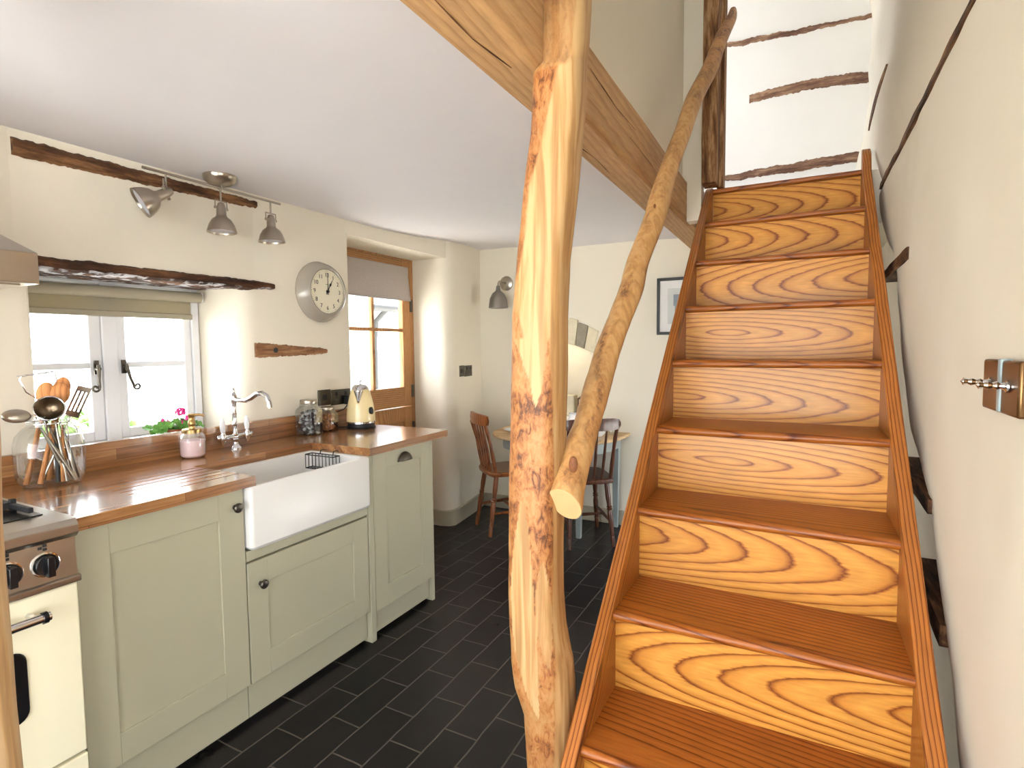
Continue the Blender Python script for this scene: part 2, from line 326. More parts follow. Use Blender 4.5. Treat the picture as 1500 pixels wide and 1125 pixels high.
# ------------------------------------------------------------------ geometry builder
class G:
    def __init__(s): s.bm = bmesh.new()
    def _tag(s, n0): return s.bm.verts[n0:] if False else None
    def box(s, x0, x1, y0, y1, z0, z1):
        v = [s.bm.verts.new(c) for c in ((x0,y0,z0),(x1,y0,z0),(x1,y1,z0),(x0,y1,z0),(x0,y0,z1),(x1,y0,z1),(x1,y1,z1),(x0,y1,z1))]
        for f in ((3,2,1,0),(4,5,6,7),(0,1,5,4),(1,2,6,5),(2,3,7,6),(3,0,4,7)): s.bm.faces.new([v[i] for i in f])
        return s
    def prism(s, pts, axis, a0, a1):
        def mk(p, a):
            if axis == 2: return (p[0], p[1], a)
            if axis == 1: return (p[0], a, p[1])
            return (a, p[0], p[1])
        A = [s.bm.verts.new(mk(p, a0)) for p in pts]; B = [s.bm.verts.new(mk(p, a1)) for p in pts]
        n = len(pts)
        s.bm.faces.new(A[::-1]); s.bm.faces.new(B)
        for i in range(n): s.bm.faces.new((A[i], A[(i+1) % n], B[(i+1) % n], B[i]))
        return s
    def rings(s, rings, cap0=True, cap1=True, closed=True):
        R = [[s.bm.verts.new(c) for c in r] for r in rings]
        n = len(R[0])
        for a, b in zip(R, R[1:]):
            for i in range(n if closed else n-1):
                s.bm.faces.new((a[i], a[(i+1) % n], b[(i+1) % n], b[i]))
        if cap0: s.bm.faces.new(R[0][::-1])
        if cap1: s.bm.faces.new(R[-1])
        return s
    def lathe(s, c, prof, n=28, axis=(0, 0, 1), cap0=True, cap1=True):
        q = V((0, 0, 1)).rotation_difference(V(axis).normalized()); c = V(c)
        rs = []
        for r, z in prof:
            r = max(r, .0004)
            rs.append([c + q @ V((r*math.cos(2*PI*i/n), r*math.sin(2*PI*i/n), z)) for i in range(n)])
        return s.rings(rs, cap0, cap1)
    def tube(s, pts, rad, n=12, caps=True, flat=None):
        pts = [V(p) for p in pts]
        if not hasattr(rad, '__len__'): rad = [rad]*len(pts)
        rs = []; up = None
        for i, p in enumerate(pts):
            t = (pts[min(i+1, len(pts)-1)] - pts[max(i-1, 0)]).normalized()
            if up is None:
                up = V((0, 0, 1)) if abs(t.z) < .9 else V((1, 0, 0))
                up = (up - t*up.dot(t)).normalized()
            else:
                up = (up - t*up.dot(t)).normalized()
            sd = t.cross(up)
            fl = flat if flat else 1
            rs.append([p + up*(rad[i]*math.cos(2*PI*k/n))*fl + sd*(rad[i]*math.sin(2*PI*k/n)) for k in range(n)])
        return s.rings(rs, caps, caps)
    def cyl(s, p0, p1, r, n=20): return s.tube([p0, p1], r, n)
    def ball(s, c, r, sx=1, sy=1, sz=1, u=16, v=10, rot=None):
        mat = Matrix.Translation(V(c)) @ (rot.to_4x4() if rot else Matrix.Identity(4)) @ Matrix.Diagonal((sx, sy, sz, 1))
        bmesh.ops.create_uvsphere(s.bm, u_segments=u, v_segments=v, radius=r, matrix=mat); return s
    def grid(s, f, nu, nv):
        R = [[s.bm.verts.new(f(i/(nu-1), j/(nv-1))) for i in range(nu)] for j in range(nv)]
        for a, b in zip(R, R[1:]):
            for i in range(nu-1): s.bm.faces.new((a[i], a[i+1], b[i+1], b[i]))
        return s
    def move(s, m):
        s.bm.transform(m); return s

ORG = {}
def setid(o, label=None, cat=None, group=None, kind=None):
    if label: o['label'] = label
    if cat: o['category'] = cat
    if group: o['group'] = group
    if kind: o['kind'] = kind
    return o

def thing(name, loc, label, cat, group=None, rotz=0):
    o = bpy.data.objects.new(name, None); o.empty_display_size = .05
    COL.objects.link(o); o.location = loc; o.rotation_euler = (0, 0, rotz)
    ORG[o.name] = V(loc)
    return setid(o, label, cat, group)

def mesh(name, g, mat, parent=None, org=None, label=None, cat=None, group=None, kind=None, bevel=0, seg=2, smooth=None, flip=False, attr=None, local=False):
    """link ONE mesh object; g is in world coordinates unless local"""
    pc = ORG[parent.name] if parent else V((0, 0, 0))
    if local: pc = V((0, 0, 0))
    o_ = V(org) if org is not None else (pc.copy() if parent else None)
    bmesh.ops.recalc_face_normals(g.bm, faces=g.bm.faces)
    if o_ is None:
        zs = [v.co for v in g.bm.verts]
        o_ = V(((min(c.x for c in zs)+max(c.x for c in zs))/2, (min(c.y for c in zs)+max(c.y for c in zs))/2, min(c.z for c in zs)))
    M_ = Matrix.Translation(-o_)
    if flip: M_ = Matrix.Rotation(PI, 4, 'Z') @ M_
    g.bm.transform(M_)
    me = bpy.data.meshes.new(name); g.bm.to_mesh(me)
    if attr is not None:
        a = me.attributes.new('bark', 'FLOAT', 'POINT')
        for i, v in enumerate(me.vertices): a.data[i].value = attr(v.co + o_)
    g.bm.free()
    if mat: me.materials.append(mat)
    o = bpy.data.objects.new(name, me); COL.objects.link(o)
    if parent: o.parent = parent
    o.location = o_ - pc
    if flip: o.rotation_euler = (0, 0, PI)
    ORG[o.name] = o_
    if smooth is None: smooth = True
    if smooth:
        for p in me.polygons: p.use_smooth = True
        try: me.set_sharp_from_angle(angle=math.radians(38))
        except Exception: pass
    if bevel:
        b = o.modifiers.new('bevel', 'BEVEL'); b.width = bevel; b.segments = seg; b.limit_method = 'ANGLE'; b.angle_limit = math.radians(40)
        b.harden_normals = False
    return setid(o, label, cat, group, kind)

def dup(root, loc, rotz=None, label=None):
    r = root.copy(); COL.objects.link(r); r.location = loc
    if rotz is not None: r.rotation_euler = (0, 0, rotz)
    if label: r['label'] = label
    for ch in list(root.children):
        c = ch.copy(); COL.objects.link(c); c.parent = r
        for gch in list(ch.children):
            d = gch.copy(); COL.objects.link(d); d.parent = c
    return r

def text_mesh(txt, size, depth=.0006):
    cu = bpy.data.curves.new('txt', 'FONT'); cu.body = txt; cu.size = size; cu.align_x = 'CENTER'; cu.align_y = 'CENTER'; cu.extrude = depth
    o = bpy.data.objects.new('txt', cu); COL.objects.link(o)
    dg = bpy.context.evaluated_depsgraph_get(); dg.update()
    me = bpy.data.meshes.new_from_object(o.evaluated_get(dg))
    COL.objects.unlink(o); bpy.data.objects.remove(o)
    return me

def sm(a, b, x):
    t = max(0, min(1, (x-a)/(b-a))); return t*t*(3-2*t)

def lerp_table(tab, z):
    """tab: rows sorted by descending first column"""
    if z >= tab[0][0]: return tab[0][1:]
    for a, b in zip(tab, tab[1:]):
        if b[0] <= z <= a[0]:
            t = (z-b[0])/(a[0]-b[0]); return tuple(b[i]*(1-t)+a[i]*t for i in range(1, len(a)))
    return tab[-1][1:]

XW = -2.33      # kitchen window wall, inner face
# ------------------------------------------------------------------ setting
def structure(name, g, m, **k): return mesh(name, g, m, kind='structure', **k)

structure('floor', G().box(-2.75, 2.0, -1.75, 4.45, -.08, 0), FLOORM, org=(0, 0, 0), smooth=False)

def zc(x, y): return 2.08 + .07*sm(2.6, 4.0, y)*max(0, min(1, (-x-.62)/1.6))
g = G()
g.grid(lambda u, v: (-2.72+u*2.12, -1.7+v*5.75, zc(-2.72+u*2.12, -1.7+v*5.75)), 12, 30)
g.box(-2.72, -.62, -1.7, 4.05, 2.16, 2.2)
g.box(-.62, 2.0, -1.7, .42, 2.08, 2.2)
structure('ceiling', g, CEILM, org=(0, 0, 0))

# window wall of the kitchen: plan polygons extruded, so that the reveals splay and their corners are rounded
XO = -2.72
def rounded(p, q, r, n=6):
    return None
g = G()
def wseg(pts, z0, z1): g.prism(pts, 2, z0, z1)
wseg([(XO, -1.7), (XO, .945), (-2.62, .945), (-2.36, .925), (-2.338, .912), (XW, .885), (XW, -1.7)], 0, 2.16)
wseg([(XO, .945), (XO, 1.70), (-2.62, 1.70), (XW, 1.70), (XW, .945)], 0, .925)
wseg([(XO, .885), (XO, 1.80), (XW, 1.80), (XW, .885)], 1.66, 2.16)
wseg([(XO, 1.70), (XO, 2.47), (-2.64, 2.46), (-2.40, 2.435), (-2.355, 2.43), (-2.338, 2.422), (XW, 2.40), (XW, 1.80), (-2.338, 1.765), (-2.36, 1.742), (-2.40, 1.73), (-2.62, 1.69)], 0, 2.16)
wseg([(XO, 2.40), (XO, 3.45), (XW, 3.45), (XW, 2.40)], 2.0, 2.16)
wseg([(XO, 3.40), (XO, 4.4), (-2.40, 4.4), (-2.39, 3.98), (-2.35, 3.75), (-2.318, 3.50), (-2.315, 3.46), (-2.325, 3.42), (-2.35, 3.395), (-2.40, 3.385), (-2.64, 3.395)], 0, 2.16)
structure('wall_left', g, CREAM, org=(0, 0, 0))

# far wall: arched hearth recess, then the landing wall above
g = G()
AX, AW, AZ, AR = -1.72, .30, 1.30, .075     # arch centre, half width, springing, rise
AF = .80                                     # sill of the recess
def arch_z(x): return AZ + AR*(1-((x-AX)/AW)**2)
g.box(-2.45, AX-AW, 4.0, 4.36, 0, 2.2)
g.box(AX+AW, .75, 4.0, 4.36, 0, 2.2)
g.box(AX-AW, AX+AW, 4.0, 4.36, 0, AF)
n = 16
for i in range(n):
    x0 = AX-AW+2*AW*i/n; x1 = AX-AW+2*AW*(i+1)/n
    g.prism([(x0, arch_z(x0)), (x1, arch_z(x1)), (x1, 2.2), (x0, 2.2)], 1, 4.0, 4.36)
g.box(AX-AW-.1, AX+AW+.1, 4.34, 4.4, AF-.1, 1.5)
structure('wall_far', g, CREAM, org=(0, 0, 0))
structure('wall_landing', G().box(-1.6, .75, 4.0, 4.3, 2.2, 4.25), WHITEP, org=(0, 0, 0))

# wavy plaster wall beside the stairs
RWC = [(4.2, 3.9), (2.30, 3.75), (2.12, 3.5), (2.040, 3.147), (1.918, 3.011), (1.775, 2.770), (1.70, 2.58), (1.613, 2.46), (1.508, 2.412), (1.365, 2.317), (1.266, 2.236), (1.187, 2.163), (1.074, 2.038), (1.019, 1.936), (.975, 1.826), (.940, 1.73), (.885, 1.701), (.826, 1.641), (.776, 1.594), (.701, 1.524), (.649, 1.481), (.589, 1.421), (.495, 1.348), (.3, 1.19), (0, .95)]
def wall_right_x(y, z):
    yc = lerp_table(RWC, z)[0]
    x = .30 + .10*sm(-.03, .45, y-yc)*(1-sm(2.0, 2.08, z))
    x += .006*noise.noise(V((y*2.1, z*2.3, 4))) + .003*noise.noise(V((y*7, z*7, 1)))
    if z > 2.055:
        k = sm(2.055, 2.12, z)
        x += .012 - .03*k*math.sin(min(1, (z-2.055)/.5)*PI) + .008*noise.noise(V((y*2.2, z*3, 9)))
        x -= .045*sm(2.9, 3.12, y)*sm(2.45, 2.75, z)*(1-sm(3.35, 3.6, y)) + .02*math.sin((z-2.1)*5.0)*sm(2.6, 3.1, y)
    return x
g = G()
ny, nz = 120, 150
def rw(u, v):
    y = .55 + u*3.5; z = v*4.2
    return (wall_right_x(y, z), y, z)
g.grid(rw, ny, nz)
WY0, WY1, WZ0, WZ1 = 2.75, 3.88, .15, 1.38        # unseen opening added below the stair flight to light the dining corner
def in_win(c): return (WY0 < c.y < WY1 and WZ0 < c.z < .80) or (3.36 < c.y < WY1 and WZ0 < c.z < WZ1)
kill = [f for f in g.bm.faces if in_win(f.calc_center_median())]
bmesh.ops.delete(g.bm, geom=kill, context='FACES')
g.box(.66, .75, .55, WY0, 0, 4.2); g.box(.66, .75, WY1, 4.3, 0, 4.2); g.box(.66, .75, WY0, WY1, 0, WZ0); g.box(.66, .75, WY0, WY1, WZ1, 4.2)
g.box(.262, .66, 3.10, 4.0, 1.90, 2.145)
g.box(.30, .75, .50, .553, 0, 4.2)
structure('wall_right', g, CREAM, org=(0, 0, 0))

# plaster panel over the oak beam, upper floor, rest of the house around the camera
structure('wall_stairwell', G().box(-.66, -.556, .42, 3.02, 2.169, 4.2).box(-.533, -.464, 2.94, 3.02, 1.97, 2.169).box(-.66, -.464, 2.94, 3.02, 2.169, 4.2), CREAM, org=(0, 0, 0))
g = G(); g.box(-1.6, .26, 3.09, 4.0, 2.10, 2.145)
structure('floor_landing', g, CEILM, org=(0, 0, 0), smooth=False)
g = G(); g.box(-1.66, .75, .3, 4.3, 4.2, 4.3)
structure('ceiling_stairwell', g, CEILM, org=(0, 0, 0), smooth=False)
g = G()
g.box(-1.66, -1.6, 2.9, 3.15, 2.1, 4.2); g.box(-1.66, -1.6, 3.85, 4.3, 2.1, 4.2); g.box(-1.66, -1.6, 3.15, 3.85, 2.1, 2.5); g.box(-1.66, -1.6, 3.15, 3.85, 3.45, 4.2)  # unseen window opening, added to brighten the landing wall
g.box(-1.6, -.66, 2.96, 3.02, 2.145, 4.2)
structure('wall_landing_left', g, WHITEP, org=(0, 0, 0), smooth=False)
g = G()
g.box(-.66, .75, .36, .42, 2.2, 3.3); g.box(-.66, .75, .36, .42, 3.9, 4.25); g.box(-.66, -.3, .36, .42, 3.3, 3.9); g.box(.15, .75, .36, .42, 3.3, 3.9)  # high unseen opening added to let light into the stairwell
structure('wall_stairwell_front', g, WHITEP, org=(0, 0, 0), smooth=False)
g = G()   # wall behind the photographer with a wide unseen opening added for daylight
g.box(-2.75, -2.5, -1.78, -1.7, 0, 2.16); g.box(.75, 2.0, -1.78, -1.7, 0, 2.16)
g.box(-2.5, .75, -1.78, -1.7, 0, .25); g.box(-2.5, .75, -1.78, -1.7, 1.98, 2.16)
structure('wall_back', g, WHITEP, org=(0, 0, 0), smooth=False)
g = G()   # wall on the photographer's right, with an unseen window opening added for its light
g.box(2.0, 2.08, -1.78, -1.25, 0, 2.16); g.box(2.0, 2.08, -.1, .6, 0, 2.16); g.box(2.0, 2.08, -1.25, -.1, 0, .6); g.box(2.0, 2.08, -1.25, -.1, 1.98, 2.16)
g.box(.75, 2.08, .5, .6, 0, 2.16)
structure('wall_side', g, WHITEP, org=(0, 0, 0), smooth=False)

# skirtings
g = G()
g.prism([(-2.60, 3.375), (-2.39, 3.365), (-2.318, 3.39), (-2.292, 3.425), (-2.298, 3.50), (-2.33, 3.76), (-2.372, 3.99), (-2.41, 3.99), (-2.36, 3.5), (-2.36, 3.43), (-2.6, 3.41)], 2, 0, .118)
structure('baseboard_left', g, SKIRT, org=(0, 0, 0), bevel=.005)
structure('baseboard_far', G().box(-2.37, -.4, 3.978, 4.0, 0, .11), SKIRT, org=(0, 0, 0), bevel=.005)

# ------------------------------------------------------------------ kitchen window
FX = -2.60
Y0, Y1, Z0, Z1 = .945, 1.685, .93, 1.66
wt = G()
for a in ((Y0, Y0+.035, Z0, Z1), (Y1-.035, Y1, Z0, Z1), (1.262, 1.320, Z0, Z1)): wt.box(FX-.06, FX, *a)
for ya, yb in ((Y0+.035, 1.262), (1.320, Y1-.035)): wt.box(FX-.06, FX, ya, yb, Z0, Z0+.035); wt.box(FX-.06, FX, ya, yb, Z1-.04, Z1)
win = structure('window_1', wt, WHITEW, org=(FX, 1.315, Z0), bevel=.004)
for i, (a, b) in enumerate(((Y0+.035, 1.262), (1.320, Y1-.035))):
    c = G(); zb, zt = Z0+.035, Z1-.04
    a, b = a+.001, b-.001; wa_, wb_ = (.035, .045) if i == 0 else (.035, .035)
    c.box(FX-.05, FX-.01, a, a+wa_, zb, zt); c.box(FX-.05, FX-.01, b-wb_, b, zb, zt)
    for za, zb2, d_ in ((zb, zb+.04, 0), (zt-.04, zt, 0), (1.269, 1.294, .004)): c.box(FX-.05+d_, FX-.01-d_, a+wa_, b-wb_, za, zb2)
    cs = mesh('window_casement', c, WHITEW, win, bevel=.003)
    mesh('window_pane', G().box(FX-.032, FX-.028, a+.03, b-.03, zb+.03, zt-.03), WGLASS, cs)
# monkey tail stays
def tail(y, sgn, lean):
    h = G()
    hx = FX+.006
    h.box(hx-.008, hx, y-.009, y+.009, 1.245, 1.303)
    pts = [(hx+.012, y, 1.285), (hx+.014, y+lean*.2, 1.262), (hx+.012, y+lean*.55, 1.225), (hx+.012, y+lean, 1.192)]
    cy, cz = y+lean+sgn*.014, 1.188
    for k in range(1, 15):
        a = k/14*2.1*PI; r = .016*(1-k/20)
        pts.append((hx+.012, cy-sgn*r*math.cos(a), cz-r*math.sin(a)))
    h.tube(pts, [.0075]*2+[.006]*2+[.0045]*14, 8)
    h.cyl((hx, y, 1.268), (hx+.02, y, 1.268), .008)
    return h
fast = tail(1.232, -1, 0.0); mesh('window_fastener', fast, PEWTER, win)
fast = tail(1.338, 1, .028); mesh('window_fastener', fast, PEWTER, win)
structure('trim_1', G().box(-2.66, XW-.002, .93, 1.73, .905, .932), WHITEW, org=(0, 0, 0), bevel=.003)   # window board

bl = thing('roller_blind', (-2.57, 1.31, 1.49), 'taupe fabric roller blind rolled up at the top of the kitchen window', 'blind')
mesh('roller_tube', G().cyl((-2.565, .955, 1.585), (-2.565, 1.672, 1.592), .024, 24), BLINDG, bl)
mesh('blind_fabric', G().box(-2.592, -2.588, .962, 1.640, 1.50, 1.585), BLINDT, bl)
mesh('bottom_bar', G().box(-2.597, -2.583, .962, 1.645, 1.487, 1.512), BLINDG, bl, bevel=.004)
mesh('bracket', G().box(-2.60, -2.55, 1.672, 1.682, 1.57, 1.615), WHITEW, bl, bevel=.003)

# ------------------------------------------------------------------ stable door with glazed top
DX = -2.62
DY0, DY1, DZ1 = 2.50, 3.352, 1.985
def door_leaf():
    f = G()
    f.box(DX-.045, DX, DY0, DY0+.115, .91, DZ1); f.box(DX-.045, DX, DY1-.085, DY1, .91, DZ1)
    return f
d = structure('door_1', door_leaf(), OAKD, org=(DX, 2.95, 0), bevel=.003)
mesh('top_rail', G().box(DX-.045, DX, DY0+.115, DY1-.085, 1.87, DZ1), OAKH, d, bevel=.003)
mesh('middle_rail', G().box(DX-.045, DX, DY0+.115, DY1-.085, .91, 1.055), OAKH, d, bevel=.003)
mesh('glazing_bar', G().box(DX-.035, DX-.004, 2.938, 2.962, 1.055, 1.87).box(DX-.034, DX-.005, DY0+.115, DY1-.085, 1.463, 1.487), OAKD, d, bevel=.003)
mesh('window_pane', G().box(DX-.022, DX-.018, DY0+.11, DY1-.08, 1.05, 1.875), WGLASS, d)
lf = G(); lf.box(DX-.045, DX, DY0, DY0+.115, .02, .903); lf.box(DX-.045, DX, DY1-.085, DY1, .02, .903)
lf.box(DX-.045, DX, DY0+.115, DY1-.085, .80, .903); lf.box(DX-.045, DX, DY0+.115, DY1-.085, .02, .22)
lf.box(DX-.035, DX-.014, DY0+.1, DY1-.07, .2, .82)
mesh('lower_leaf', lf, OAKD, d, bevel=.003)
for z in (1.66, 1.02, .74):
    mesh('hinge', G().box(DX-.002, DX+.006, DY1-.004, DY1+.022, z-.045, z+.045).cyl((DX+.006, DY1+.004, z-.048), (DX+.006, DY1+.004, z+.048), .006, 10), PEWTER, d)
fr = G(); fr.box(DX-.09, DX-.002, DY1+.003, 3.40, 0, 2.0); fr.box(DX-.09, DX-.002, 2.44, DY0-.003, 0, 2.0); fr.box(DX-.09, DX-.002, 2.44, 3.40, DZ1+.003, 2.04)
structure('trim_2', fr, OAKD, org=(DX, 2.95, 0), bevel=.003)
rb = thing('roman_blind', (DX+.02, 2.95, 1.69), 'grey linen blind hanging over the top of the glazed oak door', 'blind')
rg = G()
nn = 24
def rbf(u, v):
    y = 2.56 + u*(.752 + .02*(1-v)); z = 1.690 + v*.248
    return (DX+.012+.006*math.sin(u*9+v*2)*(1-v)+.008*(1-v), y, z)
rg.grid(rbf, 30, 12)
ob = mesh('blind_fabric', rg, LINEN, rb); sol = ob.modifiers.new('solid', 'SOLIDIFY'); sol.thickness = .004
mesh('blind_fold', G().box(DX+.006, DX+.018, 2.56, 3.318, 1.878, 1.938), LINEN, rb, bevel=.004)

# ------------------------------------------------------------------ old timbers in the window wall
def rough_bar(p0, p1, h0, h1, depth, axis_n, n=110, amp=.006, seed=0, taper_end=0, curve=0):
    """irregular timber from p0 to p1 (centres of its face), heights h0->h1, standing `depth` into direction -axis_n"""
    p0, p1, nn_ = V(p0), V(p1), V(axis_n)
    gg = G(); rs = []
    for i in range(n+1):
        t = i/n; c = p0.lerp(p1, t); h = (h0*(1-t)+h1*t)/2
        c = c + V((0, 0, curve*math.sin(t*PI)))
        if taper_end and t > .92: h *= 1-(t-.92)/.08*taper_end
        if taper_end and t < .04: h *= 1-(.04-t)/.04*taper_end*.6
        a = amp*noise.noise(V((t*14, seed, 0)))+amp*.8*noise.noise(V((t*45, seed, 5)))+amp*.6*noise.noise(V((t*120, seed, 7))); b = amp*noise.noise(V((t*14, seed, 9)))+amp*.8*noise.noise(V((t*45, seed, 15)))+amp*.7*noise.noise(V((t*120, seed, 17)))
        q = amp*.8*noise.noise(V((t*30, seed, 20)))
        z1, z0 = c.z+h+a, c.z-h+b
        ring = []
        for dz, dn in ((0, -depth), (.12, -depth*.25), (.25, q*.6), (.5, q), (.75, q*.8), (.9, -depth*.2), (1, -depth)):
            ring.append(V((c.x, c.y, z1*(1-dz)+z0*dz)) + nn_*dn)
        rs.append(ring)
    gg.rings(rs)
    return gg
mesh('wall_timber', rough_bar((XW+.018, .893, 2.023), (XW+.018, 1.815, 2.032), .075, .044, .05, (1, 0, 0), seed=2, taper_end=.08), DARKT, label='long dark timber in the corner between ceiling and window wall', cat='timber')
lt = rough_bar((XW+.022, .60, 1.645), (XW+.022, 1.895, 1.652), .058, .050, .05, (1, 0, 0), seed=4, taper_end=.3, amp=.005)
lt.box(-2.60, XW-.02, .88, 1.735, 1.632, 1.662)
mesh('window_lintel', lt, LINTELM, label='dark old timber lintel above the kitchen window', cat='lintel')
st = rough_bar((XW+.012, 1.784, 1.340), (XW+.012, 2.232, 1.331), .094, .036, .04, (1, 0, 0), seed=6, taper_end=.2, amp=.005)
st = mesh('wall_timber', st, MIDT, label='short brown timber stub with a knot hole below the clock', cat='timber')
mesh('knot_hole', G().lathe((XW+.0125, 1.892, 1.338), [(.013, -.004), (.013, .002), (.010, .0028)], 16, (1, 0, 0)), BLACKM, st)

# ------------------------------------------------------------------ base units
XF = -1.71
def shaker(g, y0, y1, z0, z1, w, x=XF, t=.02, wl=None, wb=None):
    wl = wl or w; wb = wb or w
    g.box(x-t, x, y0, y0+wl, z0, z1); g.box(x-t, x, y1-w, y1, z0, z1)
    g.box(x-t, x, y0+wl, y1-w, z1-w, z1); g.box(x-t, x, y0+wl, y1-w, z0, z0+wb)
    g.box(x-t, x-.007, y0+wl-.004, y1-w+.004, z0+wb-.004, z1-w+.004)
    return g
def knob(x, y, z, name='knob', parent=None):
    k = G().lathe((x, y, z), [(.008, 0), (.006, .004), (.0055, .011), (.012, .015), (.0165, .020), (.0165, .024), (.012, .029), (.0, .031)], 24, (1, 0, 0))
    return mesh(name, k, PEWTER, parent)
u = thing('base_cabinet', (XF, .98, 0), 'sage green base cabinet under the draining board beside the cooker', 'cabinet')
mesh('carcass', G().box(XW+.03, XF-.022, .732, 1.240, .02, .862), SAGE, u)
dr = mesh('door', shaker(G(), .735, 1.238, .152, .862, .092, wl=.083, wb=.09), SAGE, u, bevel=.0015)
knob(XF, 1.204, .803, parent=dr)
mesh('plinth', G().box(-1.786, -1.768, .732, 1.242, 0, .15), SAGE, u)
u = thing('sink_cabinet', (XF, 1.55, 0), 'sage green cabinet with a single low door beneath the white sink', 'cabinet')
mesh('carcass', G().box(XW+.03, XF-.022, 1.243, 1.854, .02, .60), SAGE, u)
mesh('rail', G().box(XF-.022, XF-.002, 1.243, 1.854, .597, .632), SAGE, u, bevel=.001)
dr = mesh('door', shaker(G(), 1.243, 1.851, .150, .588, .09, wl=.082), SAGE, u, bevel=.0015)
knob(XF, 1.293, .502, parent=dr)
mesh('plinth', G().box(-1.786, -1.768, 1.242, 1.856, 0, .15), SAGE, u)
mesh('end_panel', G().box(XW+.03, -1.706, 1.857, 1.888, 0, .863), SAGE, u, bevel=.0015)
u = thing('narrow_cabinet', (XF, 2.12, 0), 'tall narrow sage green cabinet with a cup handle, right of the sink', 'cabinet')
mesh('carcass', G().box(XW+.03, XF-.022, 1.892, 2.328, .02, .862), SAGE, u)
dr = mesh('door', shaker(G(), 1.893, 2.328, .128, .863, .078, wl=.088, wb=.1), SAGE, u, bevel=.0015)
cp = G()
def cup(u_, v_):
    a = u_*PI; b = v_*PI/2
    return (XF+.004+.026*math.sin(b)*math.sin(a)**.5 if math.sin(a) > 0 else XF+.004, 2.115-.045*math.cos(a), .797+.043*math.sin(a)*math.cos(b*.95))
cp.grid(cup, 24, 10)
cp.box(XF, XF+.003, 2.068, 2.162, .795, .803)
ch = mesh('cup_handle', cp, PEWTER, dr); sol = ch.modifiers.new('s', 'SOLIDIFY'); sol.thickness = .002
mesh('plinth', G().box(-1.792, -1.774, 1.89, 2.33, 0, .13), SAGE, u)
mesh('end_panel', G().box(XW+.03, -1.712, 2.330, 2.352, 0, .863), SAGE, u, bevel=.0015)

# worktop in one run, drainer grooves cut in its left slab, sink cut-out open to the front
WF = -1.688
wk = G()
wk.box(XW, WF, .732, .93, .865, .90)
prof = [(XW, .865), (WF, .865), (WF, .90)]
for k in range(6):
    x = -1.775 - k*.047
    prof += [(x+.004, .90), (x+.003, .894), (x-.003, .894), (x-.004, .90)]
prof += [(XW, .90)]
wk.prism(prof, 1, .93, 1.275)
wk.box(XW, -2.045, 1.275, 1.853, .865, .90)
wk.box(XW, WF, 1.853, 2.462, .865, .90)
wkt = mesh('worktop', wk, OAK, org=(-2, 1.6, .865), smooth=False, label='long oak worktop with a grooved drainer and sink cut-out', cat='worktop')
up = G(); up.box(XW, XW+.022, .732, 2.40, .90, 1.0)
mesh('oak_upstand', up, OAK, smooth=False, label='low oak upstand along the wall behind the worktop', cat='upstand')

# butler sink
sk = G()
sx0, sx1, sy0, sy1, sz0, sz1 = -2.06, -1.684, 1.246, 1.852, .636, .8645
def rrect(x0, x1, y0, y1, r, n=5):
    pts = []
    for cx, cy, a0 in ((x1-r, y1-r, 0), (x0+r, y1-r, PI/2), (x0+r, y0+r, PI), (x1-r, y0+r, 1.5*PI)):
        for k in range(n+1):
            a = a0+k/n*PI/2; pts.append((cx+r*math.cos(a), cy+r*math.sin(a)))
    return pts
def ring(x0, x1, y0, y1, r, z): return [(p[0], p[1], z) for p in rrect(x0, x1, y0, y1, r)]
w = .026
sk.rings([ring(sx0+.01, sx1-.01, sy0+.01, sy1-.01, .012, sz0), ring(sx0, sx1, sy0, sy1, .016, sz0+.012), ring(sx0, sx1, sy0, sy1, .016, sz1-.008), ring(sx0+.004, sx1-.004, sy0+.004, sy1-.004, .016, sz1-.001),
          ring(sx0+.008, sx1-.008, sy0+.008, sy1-.008, .016, sz1), ring(sx0+w-.008, sx1-w+.008, sy0+w-.008, sy1-w+.008, .02, sz1), ring(sx0+w-.002, sx1-w+.002, sy0+w-.002, sy1-w+.002, .02, sz1-.004), ring(sx0+w, sx1-w, sy0+w, sy1-w, .02, sz1-.02),
          ring(sx0+w+.006, sx1-w-.006, sy0+w+.006, sy1-w-.006, .03, sz0+.05), ring(sx0+w+.03, sx1-w-.03, sy0+w+.03, sy1-w-.03, .03, sz0+.03)])
mesh('butler_sink', sk, CERAM, org=(-1.87, 1.55, sz0), label='white butler sink set between the oak worktops', cat='sink')

# wire basket hung on the right end of the sink
bk = thing('wire_basket', (-1.95, 1.80, .80), 'small black wire caddy hooked inside the right end of the sink', 'basket')
wb = G()
bx0, bx1, by0, by1, bz0, bz1 = -2.00, -1.83, 1.772, 1.812, .80, .862
loop = lambda z: [(bx0, by0, z), (bx1, by0, z), (bx1, by1, z), (bx0, by1, z), (bx0, by0, z)]
wb.tube(loop(bz1), .0028, 8); wb.tube(loop(bz0), .0022, 8)
for k in range(9):
    x = bx0+(bx1-bx0)*k/8
    wb.tube([(x, by0, bz1), (x, by0, bz0), (x, by1, bz0), (x, by1, bz1)], .0018, 6)
for k in range(3):
    y = by0+(by1-by0)*k/2
    wb.tube([(bx0, y, bz1), (bx0, y, bz0), (bx1, y, bz0), (bx1, y, bz1)], .0018, 6)
mesh('wire_frame', wb, BLACK, bk)
for x in (-1.95, -1.87): mesh('hook', G().tube([(x, by1, bz1), (x, by1+.006, bz1+.016), (x, 1.835, bz1+.016), (x, 1.845, bz1+.012)], .0025, 8), BLACK, bk)

